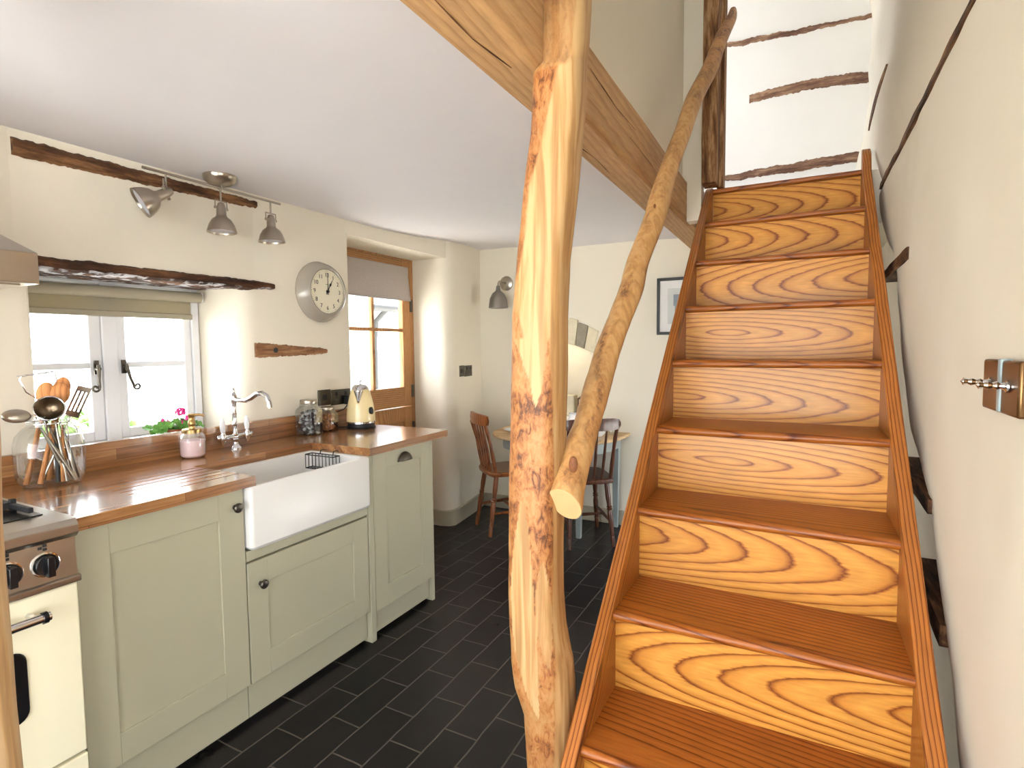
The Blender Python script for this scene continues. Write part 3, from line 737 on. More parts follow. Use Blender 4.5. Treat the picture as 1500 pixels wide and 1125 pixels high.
# bridge mixer tap
tp = thing('mixer_tap', (-2.245, 1.60, .90), 'chrome bridge mixer tap with white lever handles behind the sink', 'tap')
tx, ty = -2.245, 1.60
mesh('base', G().lathe((tx, ty, .90), [(.026, 0), (.026, .004), (.019, .012), (.013, .022), (.012, .034), (.016, .042), (.012, .05)], 24), CHROME, tp)
br = G(); br.tube([(tx, ty-.062, .958), (tx, ty-.03, .955), (tx, ty, .953), (tx, ty+.03, .955), (tx, ty+.062, .958)], [.008, .009, .012, .009, .008], 14)
for s in (-1, 1):
    br.lathe((tx, ty+s*.06, .935), [(.004, -.012), (.006, -.006), (.012, .004), (.014, .016), (.014, .032), (.010, .040), (.011, .046)], 20)
    br.ball((tx, ty+s*.078, .957), .011)
mesh('bridge', br, CHROME, tp)
cl = G().lathe((tx, ty, .953), [(.011, 0), (.014, .01), (.010, .02), (.0095, .05), (.012, .056), (.0095, .062), (.009, .10), (.012, .106), (.009, .112), (.009, .15), (.014, .158), (.015, .18), (.010, .192), (.006, .198), (.008, .206), (.005, .214), (.0, .222)], 20)
mesh('column', cl, CHROME, tp)
spp = [(tx, ty, 1.122), (tx+.03, ty+.004, 1.119), (tx+.07, ty+.010, 1.118), (tx+.10, ty+.014, 1.130), (tx+.13, ty+.018, 1.148), (tx+.16, ty+.022, 1.152), (tx+.185, ty+.026, 1.138), (tx+.197, ty+.028, 1.112), (tx+.200, ty+.029, 1.088)]
mesh('spout', G().tube(spp, [.012, .011, .0105, .011, .0115, .0115, .011, .0105, .011], 16), CHROME, tp)
for s in (-1, 1):
    lv = mesh('lever_handle', G().lathe((tx, ty+s*.06, .980), [(.008, 0), (.010, .012), (.0115, .026), (.009, .046), (.0075, .056), (.004, .062)], 18), CHINA, tp, label='white ceramic lever handle')

# ------------------------------------------------------------------ things on the worktop
def jar_profile_square(cx, cy, z0, half, prof, rotz, n=6):
    """square-section glass body with rounded corners; prof rows (half-size scale, z)"""
    rs = []
    for s_, z in prof:
        pts = rrect(-half*s_, half*s_, -half*s_, half*s_, half*s_*.35, n)
        c_, s2 = math.cos(rotz), math.sin(rotz)
        rs.append([(cx+p[0]*c_-p[1]*s2, cy+p[0]*s2+p[1]*c_, z0+z) for p in pts])
    return rs
def glass_cubes(c, r, z0, z1, n, size, mat1, parent, mat2=None):
    for m_ in (mat1, mat2):
        if not m_: continue
        gg = G()
        for i in range(n):
            a = random.random()*2*PI; rr = r*math.sqrt(random.random()); z = z0+(z1-z0)*random.random()
            rot = Matrix.Rotation(random.random()*3, 3, V((random.random(), random.random(), random.random()+.1)).normalized())
            gg.ball((c[0]+rr*math.cos(a), c[1]+rr*math.sin(a), z), size, 1, .75, .55, 8, 6, rot)
        yield gg, m_

# big clip-top jar of utensils
jx, jy = -2.205, .895
uj = thing('utensil_jar', (jx, jy, .90), 'large clear glass clip-top jar holding cooking utensils by the window', 'jar')
jp = [(.0, .004), (.062, .0), (.078, .006), (.091, .03), (.094, .07), (.094, .135), (.088, .165), (.070, .188), (.056, .198), (.054, .218), (.060, .224), (.060, .232), (.052, .232)]
mesh('glass_body', G().lathe((jx, jy, .90), jp, 40, cap1=False), JGLASS, uj)
cg = G()
cg.tube([(jx+.058*math.cos(a), jy+.058*math.sin(a), 1.108) for a in [2*PI*k/24 for k in range(25)]], .002, 6)
cg.tube([(jx+.060, jy+.01, 1.108), (jx+.078, jy+.016, 1.10), (jx+.086, jy+.018, 1.075), (jx+.082, jy+.017, 1.05), (jx+.07, jy+.016, 1.06)], .002, 6)
cg.tube([(jx+.045, jy+.04, 1.108), (jx+.062, jy+.05, 1.092), (jx+.066, jy+.052, 1.07)], .002, 6)
mesh('wire_clip', cg, CHROME, uj)
ut = 'utensils standing in the glass jar'
def utensil(name, label, cat, mat, g, extra=None):
    return mesh(name, g, mat, label=label, cat=cat, group=ut)
def spoonbowl(g, c, ax, r, sx, sy, sz):
    z_ = V(ax).normalized(); n_ = V((.9, -.4, .15)); n_ = (n_-z_*n_.dot(z_)).normalized(); x_ = n_.cross(z_)
    rot = Matrix((x_, n_, z_)).transposed()
    return g.ball(c, r, sx, sy, sz, 18, 12, rot)
def uline(dx0, dy0, dx1, dy1, z1, z0=.912): return V((jx+dx0, jy+dy0, z0)), V((jx+dx1, jy+dy1, z1))
# wooden spoons
a, b = uline(-.03, -.055, -.012, .0, 1.17); s1 = G().tube([a, a.lerp(b, .5), b], [.0075, .006, .007], 10); spoonbowl(s1, b+V((-.004, .004, .035)), b-a, .024, 1, .45, 1.5)
utensil('wooden_spoon', 'wooden spoon leaning left at the back of the utensil jar', 'spoon', SPOONW, s1)
a, b = uline(.02, -.04, .0, .03, 1.17); s1 = G().tube([a, a.lerp(b, .5), b], [.0075, .006, .007], 10); spoonbowl(s1, b+V((.004, .006, .03)), b-a, .028, 1, .5, 1.35)
utensil('wooden_spoon', 'wooden spoon with a broad round bowl in the middle of the utensil jar', 'spoon', SPOONW, s1)
a, b = uline(-.02, .0, -.02, .045, 1.19); s1 = G().tube([a, b], .0065, 10); spoonbowl(s1, b+V((0, .01, .03)), b-a, .022, 1, .4, 1.6)
utensil('wooden_spoon', 'darker wooden spoon rising furthest back in the utensil jar', 'spoon', SPOONW, s1)
# ladle: hollow steel bowl
a, b = uline(.03, .05, .012, -.005, 1.10)
ld = G().tube([a, b, b+V((.0, -.01, .03))], [.004, .004, .003], 8)
bc = V((jx+.028, jy-.005, 1.155)); axl = V((.75, -.35, .35)).normalized()
ld.lathe(bc-axl*.018, [(.0, -.018), (.02, -.014), (.034, .0), (.040, .018), (.041, .022), (.038, .020), (.032, .004), (.018, -.010), (.0, -.014)], 26, axl)
ldo = utensil('ladle', 'round steel ladle at the front of the utensil jar', 'ladle', DSTEEL, ld)
qa = V((0, 0, 1)).rotation_difference(axl)
mesh('rim', G().tube([bc+axl*.004+qa @ V((.0405*math.cos(2*PI*k/30), .0405*math.sin(2*PI*k/30), 0)) for k in range(31)], .0024, 8), CHROME, ldo)
# big spoon pointing left
a, b = uline(.04, .03, .03, -.045, 1.13); sl = G().tube([a, b], .004, 8); spoonbowl(sl, b+V((.02, -.055, .012)), V((.3, -1, .12)), .022, 1, .35, 2.0)
utensil('serving_spoon', 'steel serving spoon sticking out to the left of the utensil jar', 'spoon', STEEL, sl)
# masher with wavy wire
a, b = uline(-.03, .03, -.035, -.005, 1.18)
ms = G().tube([a, b], .004, 8)
wz = 1.262
ms.tube([b, b+V((.0, -.035, .03)), V((jx-.035, jy-.055, wz-.012)), V((jx-.035, jy-.05, wz))], .0022, 7)
ms.tube([b, b+V((.0, .03, .03)), V((jx-.03, jy+.045, wz-.02)), V((jx-.03, jy+.04, wz+.01))], .0022, 7)
ms.tube([(jx-.055+.04*(k % 2), jy-.052+.0092*k, wz+.0012*k) for k in range(11)], .0024, 7)
utensil('potato_masher', 'steel masher with a zigzag wire head on top of the utensil jar', 'masher', CHROME, ms)
# slotted spatula
a, b = uline(.0, -.03, .01, .062, 1.12); sp_ = G().tube([a, b], .004, 8)
ax_ = (b-a).normalized(); sd = V((.8, .3, -.2)).normalized(); sd = (sd-ax_*sd.dot(ax_)).normalized(); nm = ax_.cross(sd)
def slab(c0, w, l, t=.002):
    vs = []
    for k in (0, 1):
        for (p, q) in ((-w, 0), (w, 0), (w, l), (-w, l)):
            vs.append(sp_.bm.verts.new(c0+sd*p+ax_*q+nm*(t*(k-.5))))
    for f in ((3,2,1,0),(4,5,6,7),(0,1,5,4),(1,2,6,5),(2,3,7,6),(3,0,4,7)): sp_.bm.faces.new([vs[i] for i in f])
slab(b, .026, .02)
for k in range(4): slab(b+sd*(-.0225+.015*k)+ax_*.02, .0035, .07)
slab(b+ax_*.09, .026, .018)
utensil('slotted_spatula', 'slotted steel spatula leaning right in the utensil jar', 'spatula', STEEL, sp_)
for lab, x0, y0, x1, y1 in (('thin steel handled utensil crossing the front of the jar', .055, .045, .03, -.04), ('steel handled utensil at the right side inside the jar', .04, .05, .02, .025), ('steel handled utensil standing second from the right in the jar', .05, .02, .025, .01)):
    a, b = uline(x0, y0, x1, y1, 1.11); utensil('kitchen_utensil', lab, 'utensil', STEEL, G().tube([a, a.lerp(b, .4), b], [.0065, .006, .003], 10))

for lab, x0, y0, x1, y1, m_, r_ in (('brown wooden handle leaning far left inside the utensil jar', -.01, -.065, .01, -.03, SPOONW, .008), ('dark handle in the middle of the utensil jar', .045, .0, .0, .02, BLACKM, .008), ('pale wooden handle right of the middle in the utensil jar', .05, .01, .02, .03, SPOONW, .007), ('dark handle at the right side of the utensil jar', .03, .06, .0, .035, BLACKM, .008)):
    a, b = uline(x0, y0, x1, y1, 1.10); utensil('kitchen_utensil', lab, 'utensil', m_, G().tube([a, a.lerp(b, .5), b], [r_, r_*.85, r_*.6], 10))
# soap dispenser
so = thing('soap_dispenser', (-2.215, 1.385, .90), 'glass soap dispenser of pink soap on the worktop left of the tap', 'soap dispenser')
sx, sy = -2.215, 1.385
mesh('glass_body', G().lathe((sx, sy, .90), [(.0, .003), (.036, 0), (.045, .006), (.048, .02), (.048, .078), (.045, .092), (.036, .102), (.034, .108)], 32), JGLASS, so)
mesh('soap', G().lathe((sx, sy, .90), [(.0, .005), (.036, .005), (.0445, .012), (.0455, .03), (.0455, .074), (.0, .075)], 32), SOAPM, so)
pm = G().lathe((sx, sy, 1.004), [(.037, 0), (.037, .013), (.034, .016), (.012, .017), (.011, .026), (.014, .03), (.014, .046), (.011, .05), (.011, .066), (.014, .07), (.014, .078), (.0, .079)], 26)
pm.tube([(sx, sy, 1.075), (sx+.02, sy+.02, 1.077), (sx+.032, sy+.034, 1.072)], [.006, .005, .004], 10)
mesh('pump', pm, BRONZE, so)

# potted geranium on the window board
gx, gy = -2.475, 1.475
gr = thing('potted_geranium', (gx, gy, .932), 'pink flowering geranium in a pot on the kitchen windowsill', 'plant')
mesh('pot', G().lathe((gx, gy, .932), [(.0, 0), (.028, 0), (.036, .05), (.039, .05), (.039, .06), (.033, .06), (.031, .05), (.0, .048)], 24), POTM, gr)
lg = G(); pg = G(); sg = G()
for i in range(46):
    a = random.random()*2*PI; r = .03+.10*random.random()
    c = V((gx+.45*r*math.cos(a), gy+1.0*r*math.sin(a), 1.0+.035*random.random()-.02*(r/.12)))
    nrm = V((.5*math.cos(a)+.5, .5*math.sin(a), .8)).normalized()
    q = V((0, 0, 1)).rotation_difference(nrm); R_ = .014+.010*random.random()
    pts = []
    for k in range(14):
        t = 2*PI*k/14; rr = R_*(1+.12*math.cos(5*t))*(.55 if k == 0 else 1)
        pts.append(c+q @ V((rr*math.cos(t), rr*math.sin(t), .004*math.cos(5*t)+.005)))
    cv = lg.bm.verts.new(c); vs = [lg.bm.verts.new(p) for p in pts]
    for k in range(14): lg.bm.faces.new((cv, vs[k], vs[(k+1) % 14]))
    sg.tube([(gx, gy, .985), c.lerp(V((gx, gy, .99)), .4)+V((0, 0, .01)), c], .0012, 5)
for (dy, dz, dx, cnt) in ((.015, .135, .01, 34), (-.045, .098, .0, 14), (.05, .10, .02, 12), (.03, .085, .02, 10)):
    hc = V((gx+dx, gy+dy, .932+dz)); sg.tube([(gx, gy, .985), hc.lerp(V((gx, gy, .99)), .3), hc], .0015, 5)
    for i in range(cnt):
        dd = V((random.gauss(0, 1), random.gauss(0, 1), random.gauss(0, .8))).normalized()*(.017 if cnt > 20 else .013)
        rot = Matrix.Rotation(random.random()*6, 3, V((random.random(), random.random(), .3)).normalized())
        pg.ball(hc+dd, .0085, 1, .7, .25, 8, 5, rot)
mesh('leaves', lg, LEAF, gr, kind='stuff'); mesh('flowers', pg, PETAL, gr, kind='stuff'); mesh('stems', sg, LEAF, gr, kind='stuff')

# two square storage jars
def store_jar(name, label, cx, cy, half, h, rot, mats):
    t = thing(name, (cx, cy, .90), label, 'jar', 'square glass storage jars')
    mesh('glass_body', G().rings(jar_profile_square(cx, cy, .90, half, [(.8, 0), (.97, .004), (1, .012), (1, h*.66), (.92, h*.74), (.72, h*.80), (.68, h*.84), (.68, h*.9)], rot), True, False), JGLASS, t)
    lid = G().lathe((cx, cy, .90+h*.865), [(half*.78, 0), (half*.80, .003), (half*.80, h*.10), (half*.76, h*.125), (.0, h*.13)], 28)
    mesh('lid', lid, NICKEL, t)
    for gg, m_ in glass_cubes((cx, cy), half*.78, .912, .90+h*.66, 70, half*.28, mats[0], t, mats[1]): mesh('contents', gg, m_, t, kind='stuff')
    return t
store_jar('storage_jar', 'taller square glass jar of dark and silver pods on the worktop', -2.245, 2.022, .054, .185, .35, (COFFEE, PODG))
store_jar('storage_jar', 'shorter square glass jar of brown pieces beside the kettle', -2.262, 2.160, .046, .132, .3, (NUTS, None))

# kettle
kx, ky = -2.175, 2.325
kt = thing('kettle', (kx, ky, .90), 'cream dome kettle with a black base on the worktop by the door', 'kettle')
mesh('base', G().lathe((kx, ky, .90), [(.078, 0), (.080, .006), (.074, .012), (.072, .03), (.0, .031)], 36), BLACKM, kt)
mesh('body', G().lathe((kx, ky, .90), [(.0, .038), (.078, .038), (.079, .05), (.077, .085), (.071, .13), (.062, .17), (.053, .20), (.046, .218), (.0, .219)], 40), KETTLEC, kt)
mesh('trim_ring', G().lathe((kx, ky, .90), [(.074, .029), (.0795, .031), (.0795, .040), (.074, .042)], 40), CHROME, kt)
ldm = G().lathe((kx, ky, .90), [(.047, .217), (.045, .228), (.034, .240), (.018, .246), (.006, .248), (.005, .256), (.009, .262), (.008, .270), (.0, .273)], 30)
mesh('lid', ldm, CHROME, kt)
sdir = V((.55, -.83, 0)).normalized()
def spt(u_, v_):
    z = 1.045+.075*v_; w_ = .004+.022*v_; a = (u_-.5)*PI
    base = .063+(1.09-z)*.12
    out = base-.006+(.012+.014*v_)*math.cos(a)
    sd_ = V((-sdir.y, sdir.x, 0))
    p = V((kx, ky, z))+sdir*out+sd_*(w_*math.sin(a)); return p
ob = mesh('spout', G().grid(spt, 14, 8), CHROME, kt); sol = ob.modifiers.new('s', 'SOLIDIFY'); sol.thickness = .002
hd = V((-.62, .78, 0)).normalized()
hp = [V((kx, ky, 0))+hd*r+V((0, 0, z)) for r, z in ((.052, 1.10), (.085, 1.108), (.104, 1.09), (.108, 1.04), (.10, .985), (.076, .965))]
mesh('handle', G().tube(hp, [.009, .010, .010, .010, .009, .009], 12), BLACKM, kt)
gd = V((.93, .0, 0)).normalized(); gc = V((kx, ky, 1.0))+gd*.074
mesh('gauge', G().lathe(gc, [(.020, -.004), (.020, .006), (.016, .008), (.0, .008)], 24, gd+V((0, .35, .12))), BLACKM, kt)
crd = G().tube([(kx-.06, ky-.03, .908), (-2.28, 2.26, .905), (-2.297, 2.24, .93), (-2.300, 2.25, .985), (-2.297, 2.32, 1.0), (-2.295, 2.36, 1.03)], .0035, 8)
mesh('cord', crd, BLACKM, kt)

# ------------------------------------------------------------------ wall plates
def socket_double(name, label):
    """local: plate in local YZ, +X out of the wall"""
    t = thing(name, (0, 0, 0), label, 'socket')
    p_ = mesh('face_plate', G().box(0, .008, -.073, .073, -.043, .043), PEWTER, t, bevel=.002)
    for s in (-1, 1):
        sw = G().box(.008, .0125, s*.037-.007, s*.037+.007, .010, .030)
        mesh('rocker_switch', sw, BLACKM, t)
        hol = G(); c = s*.037
        hol.box(.0075, .0085, c-.003, c+.003, -.006, .004).box(.0075, .0085, c-.0135, c-.0075, -.026, -.021).box(.0075, .0085, c+.0075, c+.0135, -.026, -.021)
        mesh('pin_holes', hol, BLACK, t)
    return t
def switch_single(name, label, group=None):
    t = thing(name, (0, 0, 0), label, 'switch', group)
    mesh('face_plate', G().box(0, .008, -.043, .043, -.043, .043), PEWTER, t, bevel=.002)
    mesh('rocker_switch', G().box(.008, .0125, -.014, .014, -.016, .016), BLACKM, t, bevel=.001)
    return t
def place(t, loc, rz):
    t.location = loc; t.rotation_euler = (0, 0, rz)
place(switch_single('fused_switch', 'dark metal fused switch on the wall left of the kettle'), (XW, 2.205, 1.075), 0)
place(socket_double('double_socket', 'dark metal double socket on the wall behind the kettle'), (XW, 2.327, 1.069), 0)
pl = mesh('plug', G().box(XW+.010, XW+.05, 2.340, 2.388, 1.025, 1.075), BLACKM, label='black plug pushed into the socket behind the kettle', cat='plug', bevel=.006)
wa = math.atan2(-.07, .24)
place(switch_single('fused_switch', 'dark metal fused switch on the pale wall beside the oak door'), (-2.338, 3.606, 1.162), .13)
place(socket_double('double_socket', 'dark metal double socket on the pale wall near the dining chairs'), (-2.351, 3.725, 1.159), .16)

# ------------------------------------------------------------------ clock
ck = thing('wall_clock', (XW, 2.195, 1.65), 'round grey wall clock showing one o\'clock', 'clock')
CY, CZ = 2.195, 1.65
mesh('case', G().lathe((XW, CY, CZ), [(.0, 0), (.160, 0), (.163, .010), (.160, .018), (.158, .022), (.150, .045), (.136, .064), (.124, .071), (.118, .069), (.116, .060), (.0, .060)], 64, (1, 0, 0)), CLOCKG, ck)
mesh('dial', G().lathe((XW+.059, CY, CZ), [(.0, 0), (.116, 0), (.116, .003), (.0, .003)], 48, (1, 0, 0)), DIAL, ck)
FXD = XW+.0625
nb = bmesh.new()
Mx = Matrix(((0, 0, 1, 0), (1, 0, 0, 0), (0, 1, 0, 0), (0, 0, 0, 1)))   # text plane -> wall plane
for h in range(1, 13):
    me = text_mesh(str(h), .031); a = h/12*2*PI
    me.transform(Matrix.Translation((FXD, CY+.088*math.sin(a), CZ+.088*math.cos(a)-.001)) @ Mx); nb.from_mesh(me)
gg = G(); gg.bm.free(); gg.bm = nb
for k in range(60):
    a = k/60*2*PI; c = V((FXD, CY+.108*math.sin(a), CZ+.108*math.cos(a)))
    s_ = .0016 if k % 5 == 0 else .0008
    gg.box(c.x-.0002, c.x+.0004, c.y-s_, c.y+s_, c.z-s_, c.z+s_)
gg.box(FXD-.0002, FXD+.0004, CY-.010, CY+.010, CZ+.0365, CZ+.0385)
mesh('numerals', gg, MARKM, ck, smooth=False)
def hand(ang, l, w, x, spade=False):
    h = G(); d_ = V((0, math.sin(ang), math.cos(ang))); n_ = V((0, math.cos(ang), -math.sin(ang))); c = V((x, CY, CZ))
    pr_ = [(-.018, w), (0, w*1.2), (l*.45, w*.9)] + ([(l*.55, w*2.6), (l*.64, w*2.4), (l*.75, w*.7)] if spade else []) + [(l, w*.4)]
    o_ = [c+d_*t+n_*w_ for t, w_ in pr_]+[c+d_*t-n_*w_ for t, w_ in pr_[::-1]]
    A = [h.bm.verts.new(p) for p in o_]; B = [h.bm.verts.new(p+V((.0015, 0, 0))) for p in o_]; n2 = len(o_)
    h.bm.faces.new(A); h.bm.faces.new(B[::-1])
    for i in range(n2): h.bm.faces.new((A[i], A[(i+1) % n2], B[(i+1) % n2], B[i]))
    return h
mesh('hour_hand', hand(PI/6, .072, .0022, FXD+.002, True), BLACKM, ck)
mesh('minute_hand', hand(0, .098, .0019, FXD+.005), BLACKM, ck)
mesh('hub', G().lathe((FXD, CY, CZ), [(.008, 0), (.008, .009), (.0, .010)], 18, (1, 0, 0)), BLACKM, ck)

# ------------------------------------------------------------------ ceiling spotlight bar
SB = -2.21
sl = thing('spotlight_bar', (SB, 1.55, 2.08), 'satin nickel ceiling bar with three bell-shaped spotlights', 'light fitting')
mesh('canopy', G().lathe((SB, 1.555, 2.08), [(.066, 0), (.066, -.006), (.060, -.022), (.042, -.036), (.018, -.041), (.0, -.041)], 36), NICKEL, sl)
mesh('bar', G().tube([(SB, 1.24, 2.030), (SB, 1.86, 2.030)], .0055, 12).cyl((SB-.012, 1.555, 2.045), (SB-.012, 1.555, 2.026), .004).cyl((SB+.012, 1.555, 2.045), (SB+.012, 1.555, 2.026), .004), NICKEL, sl)
def spot(y, axis, piv):
    """head pointing along axis from pivot"""
    ax = V(axis).normalized()
    c = V((SB, y, piv))
    st_ = mesh('spot_stem', G().cyl((SB, y, 2.028), (SB, y, piv+.028), .0042, 10), NICKEL, sl)
    sd_ = V((0, 1, 0)) if abs(ax.y) < .8 else V((1, 0, 0))
    sd_ = (sd_-ax*sd_.dot(ax)).normalized()
    yk = G().tube([c+sd_*.027, c+sd_*.027+V((0, 0, .030)), c-sd_*.027+V((0, 0, .030)), c-sd_*.027], .0032, 6)
    yk.cyl(c+sd_*.03, c+sd_*.018, .006, 12); yk.cyl(c-sd_*.03, c-sd_*.018, .006, 12)
    mesh('yoke', yk, NICKEL, sl)
    hd_ = mesh('spot_head', G().lathe(c, [(.008, -.024), (.013, -.020), (.019, .0), (.020, .030), (.024, .038), (.038, .049), (.050, .070), (.0575, .094), (.059, .102), (.056, .101), (.047, .072), (.0, .052)], 30, ax), NICKEL, sl)
    mesh('lamp_face', G().lathe(c+ax*.091, [(.0, 0), (.052, 0), (.052, .003), (.0, .004)], 28, ax), LAMPW, hd_)
spot(1.555, (.02, -.02, -1), 1.945)
spot(1.805, (.02, .0, -1), 1.945)
spot(1.325, (-.36, -.85, -.56), 1.955)

# ------------------------------------------------------------------ range cooker and hood
cx1 = .724
ck_ = thing('range_cooker', (-1.98, .28, 0), 'cream enamel range cooker with steel hob at the left edge', 'cooker')
CF = -1.675
mesh('body', G().box(XW+.03, CF-.03, -.26, cx1, .06, .885), CREAME, ck_, bevel=.003)
mesh('hob_top', G().prism([(XW+.03, .885), (CF+.012, .885), (CF+.020, .876), (CF+.020, .868), (CF+.012, .862), (CF+.010, .905), (CF-.02, .912), (-1.95, .912), (XW+.03, .912)], 1, -.26, cx1) if False else
     G().prism([(XW+.03, .872), (CF-.02, .872), (CF+.006, .860), (CF+.018, .872), (CF+.018, .895), (CF+.006, .908), (CF-.02, .912), (XW+.03, .912)], 1, -.26, cx1), STEEL, ck_, bevel=.002)
mesh('control_panel', G().prism([(CF-.03, .757), (CF+.002, .757), (CF-.006, .864), (CF-.03, .872)], 1, -.26, cx1-.002), STEEL, ck_)
mesh('trim_strip', G().box(CF-.03, CF+.016, -.26, cx1+.002, .742, .760), STEEL, ck_, bevel=.004)
for y in (.655, .580, .505):
    kb = G().lathe((CF-.002, y, .806), [(.027, 0), (.027, .010), (.024, .016), (.0, .017)], 28, (1, 0, .07))
    kb.box(CF+.010, CF+.034, y-.008, y+.008, .780, .830)
    ko = mesh('control_knob', kb, BLACK, ck_, bevel=.002)
    mesh('knob_ring', G().lathe((CF-.003, y, .806), [(.031, 0), (.031, .004), (.027, .005)], 28, (1, 0, .07)), CHROME, ko)
    mk = G(); mk.box(CF-.006, CF-.0022, y-.012, y-.004, .846, .852).box(CF-.006, CF-.002, y-.002, y+.006, .850, .857).box(CF-.006, CF-.002, y-.002, y+.006, .841, .847)
    mesh('burner_mark', mk, MARKM, ko)
dr = mesh('oven_door', G().box(CF-.03, CF, -.10, cx1-.002, .275, .738), CREAME, ck_, bevel=.005)
wd = G().rings([[(CF+.001, p[0], p[1]) for p in rrect(.02, .605, .43, .612, .03)], [(CF+.004, p[0], p[1]) for p in rrect(.022, .603, .432, .610, .03)]])
mesh('oven_window', wd, BLACK, dr)
hb = G().cyl((CF+.045, -.05, .693), (CF+.045, .640, .690), .0115, 20); hb.cyl((CF, .615, .690), (CF+.045, .615, .690), .008, 12); hb.cyl((CF, .0, .693), (CF+.045, .0, .693), .008, 12)
mesh('door_handle', hb, CHROME, dr)
mesh('handle_end', G().cyl((CF+.045, .624, .690), (CF+.045, .634, .690), .0145, 20), BLACK, dr)
mesh('drawer', G().box(CF-.03, CF, -.26, cx1-.002, .07, .268), CREAME, ck_, bevel=.004)
mesh('plinth', G().box(-1.80, -1.76, -.26, cx1, 0, .07), BLACKM, ck_)
mesh('hob_well', G().box(-2.24, -1.76, -.2, .69, .912, .915), BLACK, ck_)
ps = G()
for yc in (.55, .25):
    for dx in (-.11, .11):
        x = -1.985+dx
        ps.box(x-.10, x+.10, yc-.006, yc+.006, .922, .940)
        ps.box(x-.006, x+.006, yc-.12, yc+.12, .922, .940)
        for q in ((x-.10, yc), (x+.10, yc), (x, yc-.12), (x, yc+.12)): ps.box(q[0]-.007, q[0]+.007, q[1]-.007, q[1]+.007, .914, .946)
        ps.box(x-.108, x+.108, yc+.112, yc+.124, .922, .936); ps.box(x-.108, x+.108, yc-.124, yc-.112, .922, .936)
mesh('pan_support', ps, IRON, ck_, bevel=.002)
for yc in (.55, .25):
    for dx in (-.11, .11): mesh('burner', G().lathe((-1.985+dx, yc, .914), [(.045, 0), (.045, .010), (.035, .012), (.035, .018), (.0, .019)], 24), IRON, ck_)

hd0 = thing('cooker_hood', (-2.06, .28, 1.52), 'stainless steel cooker hood above the range at the left edge', 'cooker hood')
hx, hy1 = -1.80, .732
hg = G().box(XW, hx, -.18, hy1, 1.520, 1.601)
mesh('canopy_rim', hg, STEEL, hd0, bevel=.001)
hp_ = G(); A = [(XW, -.18, 1.601), (hx, -.18, 1.601), (hx, hy1, 1.601), (XW, hy1, 1.601)]; B = [(XW, .16, 1.85), (-2.08, .16, 1.85), (-2.08, .42, 1.85), (XW, .42, 1.85)]
hp_.rings([A, B]); mesh('canopy_slope', hp_, STEEL, hd0, smooth=False)
mesh('chimney', G().box(XW, -2.08, .16, .42, 1.85, 2.075), STEEL, hd0)
mesh('filter_panel', G().box(XW+.03, hx-.03, -.15, hy1-.03, 1.516, 1.520), NICKEL, hd0)

# ------------------------------------------------------------------ oak beam
bm_ = G()
bn = 60; rs = []
for i in range(bn+1):
    y = -.6 + 4.6*i/bn
    w_ = lambda k: .004*noise.noise(V((y*1.7, k*3.1, 0)))
    rs.append([(-.673+w_(1), y, 1.985+w_(2)), (-.655+w_(2), y, 1.967+w_(3)), (-.548+w_(4), y, 1.967+w_(5)), (-.534+w_(6), y, 1.981+w_(7)), (-.534+w_(8), y, 2.160), (-.545, y, 2.168), (-.673, y, 2.168)])
bm_.rings(rs)
bo = mesh('oak_beam', bm_, OAKB, org=(-.6, 1.7, 1.967), label='long oak ceiling beam running above the log post', cat='beam')
crk = G()
def crack(pts, w):
    n_ = len(pts)
    for (a, b) in zip(pts, pts[1:]):
        a, b = V(a), V(b)
        crk.tube([a, a.lerp(b, .5)+V((0, 0, 0)), b], [w*.5, w, w*.5], 6)
crack([(-.62, .35, 1.9668), (-.612, .62, 1.9668), (-.60, .86, 1.9668), (-.607, 1.0, 1.9668), (-.592, 1.14, 1.9668)], .0022)
crack([(-.64, 1.55, 1.9668), (-.625, 1.8, 1.9668), (-.632, 2.05, 1.9668), (-.612, 2.4, 1.9668), (-.602, 2.9, 1.9668)], .0022)
crack([(-.5345, 1.5, 2.105), (-.5345, 1.75, 2.09), (-.5345, 2.1, 2.10), (-.5345, 2.5, 2.07)], .0018)
crack([(-.5345, 1.9, 2.05), (-.5345, 2.3, 2.04), (-.5345, 2.7, 2.06)], .0015)
mesh('drying_crack', crk, DARKT, bo)

# ------------------------------------------------------------------ log post
POST = [(2.132,-0.4935,1.2310,0.0530),(2.042,-0.4966,1.2296,0.0517),(1.982,-0.5017,1.2272,0.0511),(1.970,-0.5079,1.2243,0.0580),(1.906,-0.5099,1.2234,0.0584),(1.829,-0.5151,1.2209,0.0578),(1.752,-0.5241,1.2168,0.0597),(1.673,-0.5317,1.2132,0.0600),(1.544,-0.5454,1.2068,0.0592),(1.412,-0.5535,1.2030,0.0625),(1.281,-0.5553,1.2022,0.0634),(1.146,-0.5589,1.2005,0.0628),(1.009,-0.5629,1.1986,0.0634),(0.854,-0.5654,1.1975,0.0630),(0.734,-0.5657,1.1973,0.0638),(0.666,-0.5631,1.1986,0.0657),(0.604,-0.5569,1.2015,0.0690),(0.569,-0.5528,1.2034,0.0722),(0.507,-0.5474,1.2060,0.0705),(0.437,-0.5359,1.2112,0.0621),(0.369,-0.5350,1.2116,0.0593),(0.285,-0.5385,1.2100,0.0527),(0.0,-.545,1.207,.055)]
POSTX = [(3.0, -.49, 1.233, .054)] + POST
PHI = math.atan2(-1.2, .545)
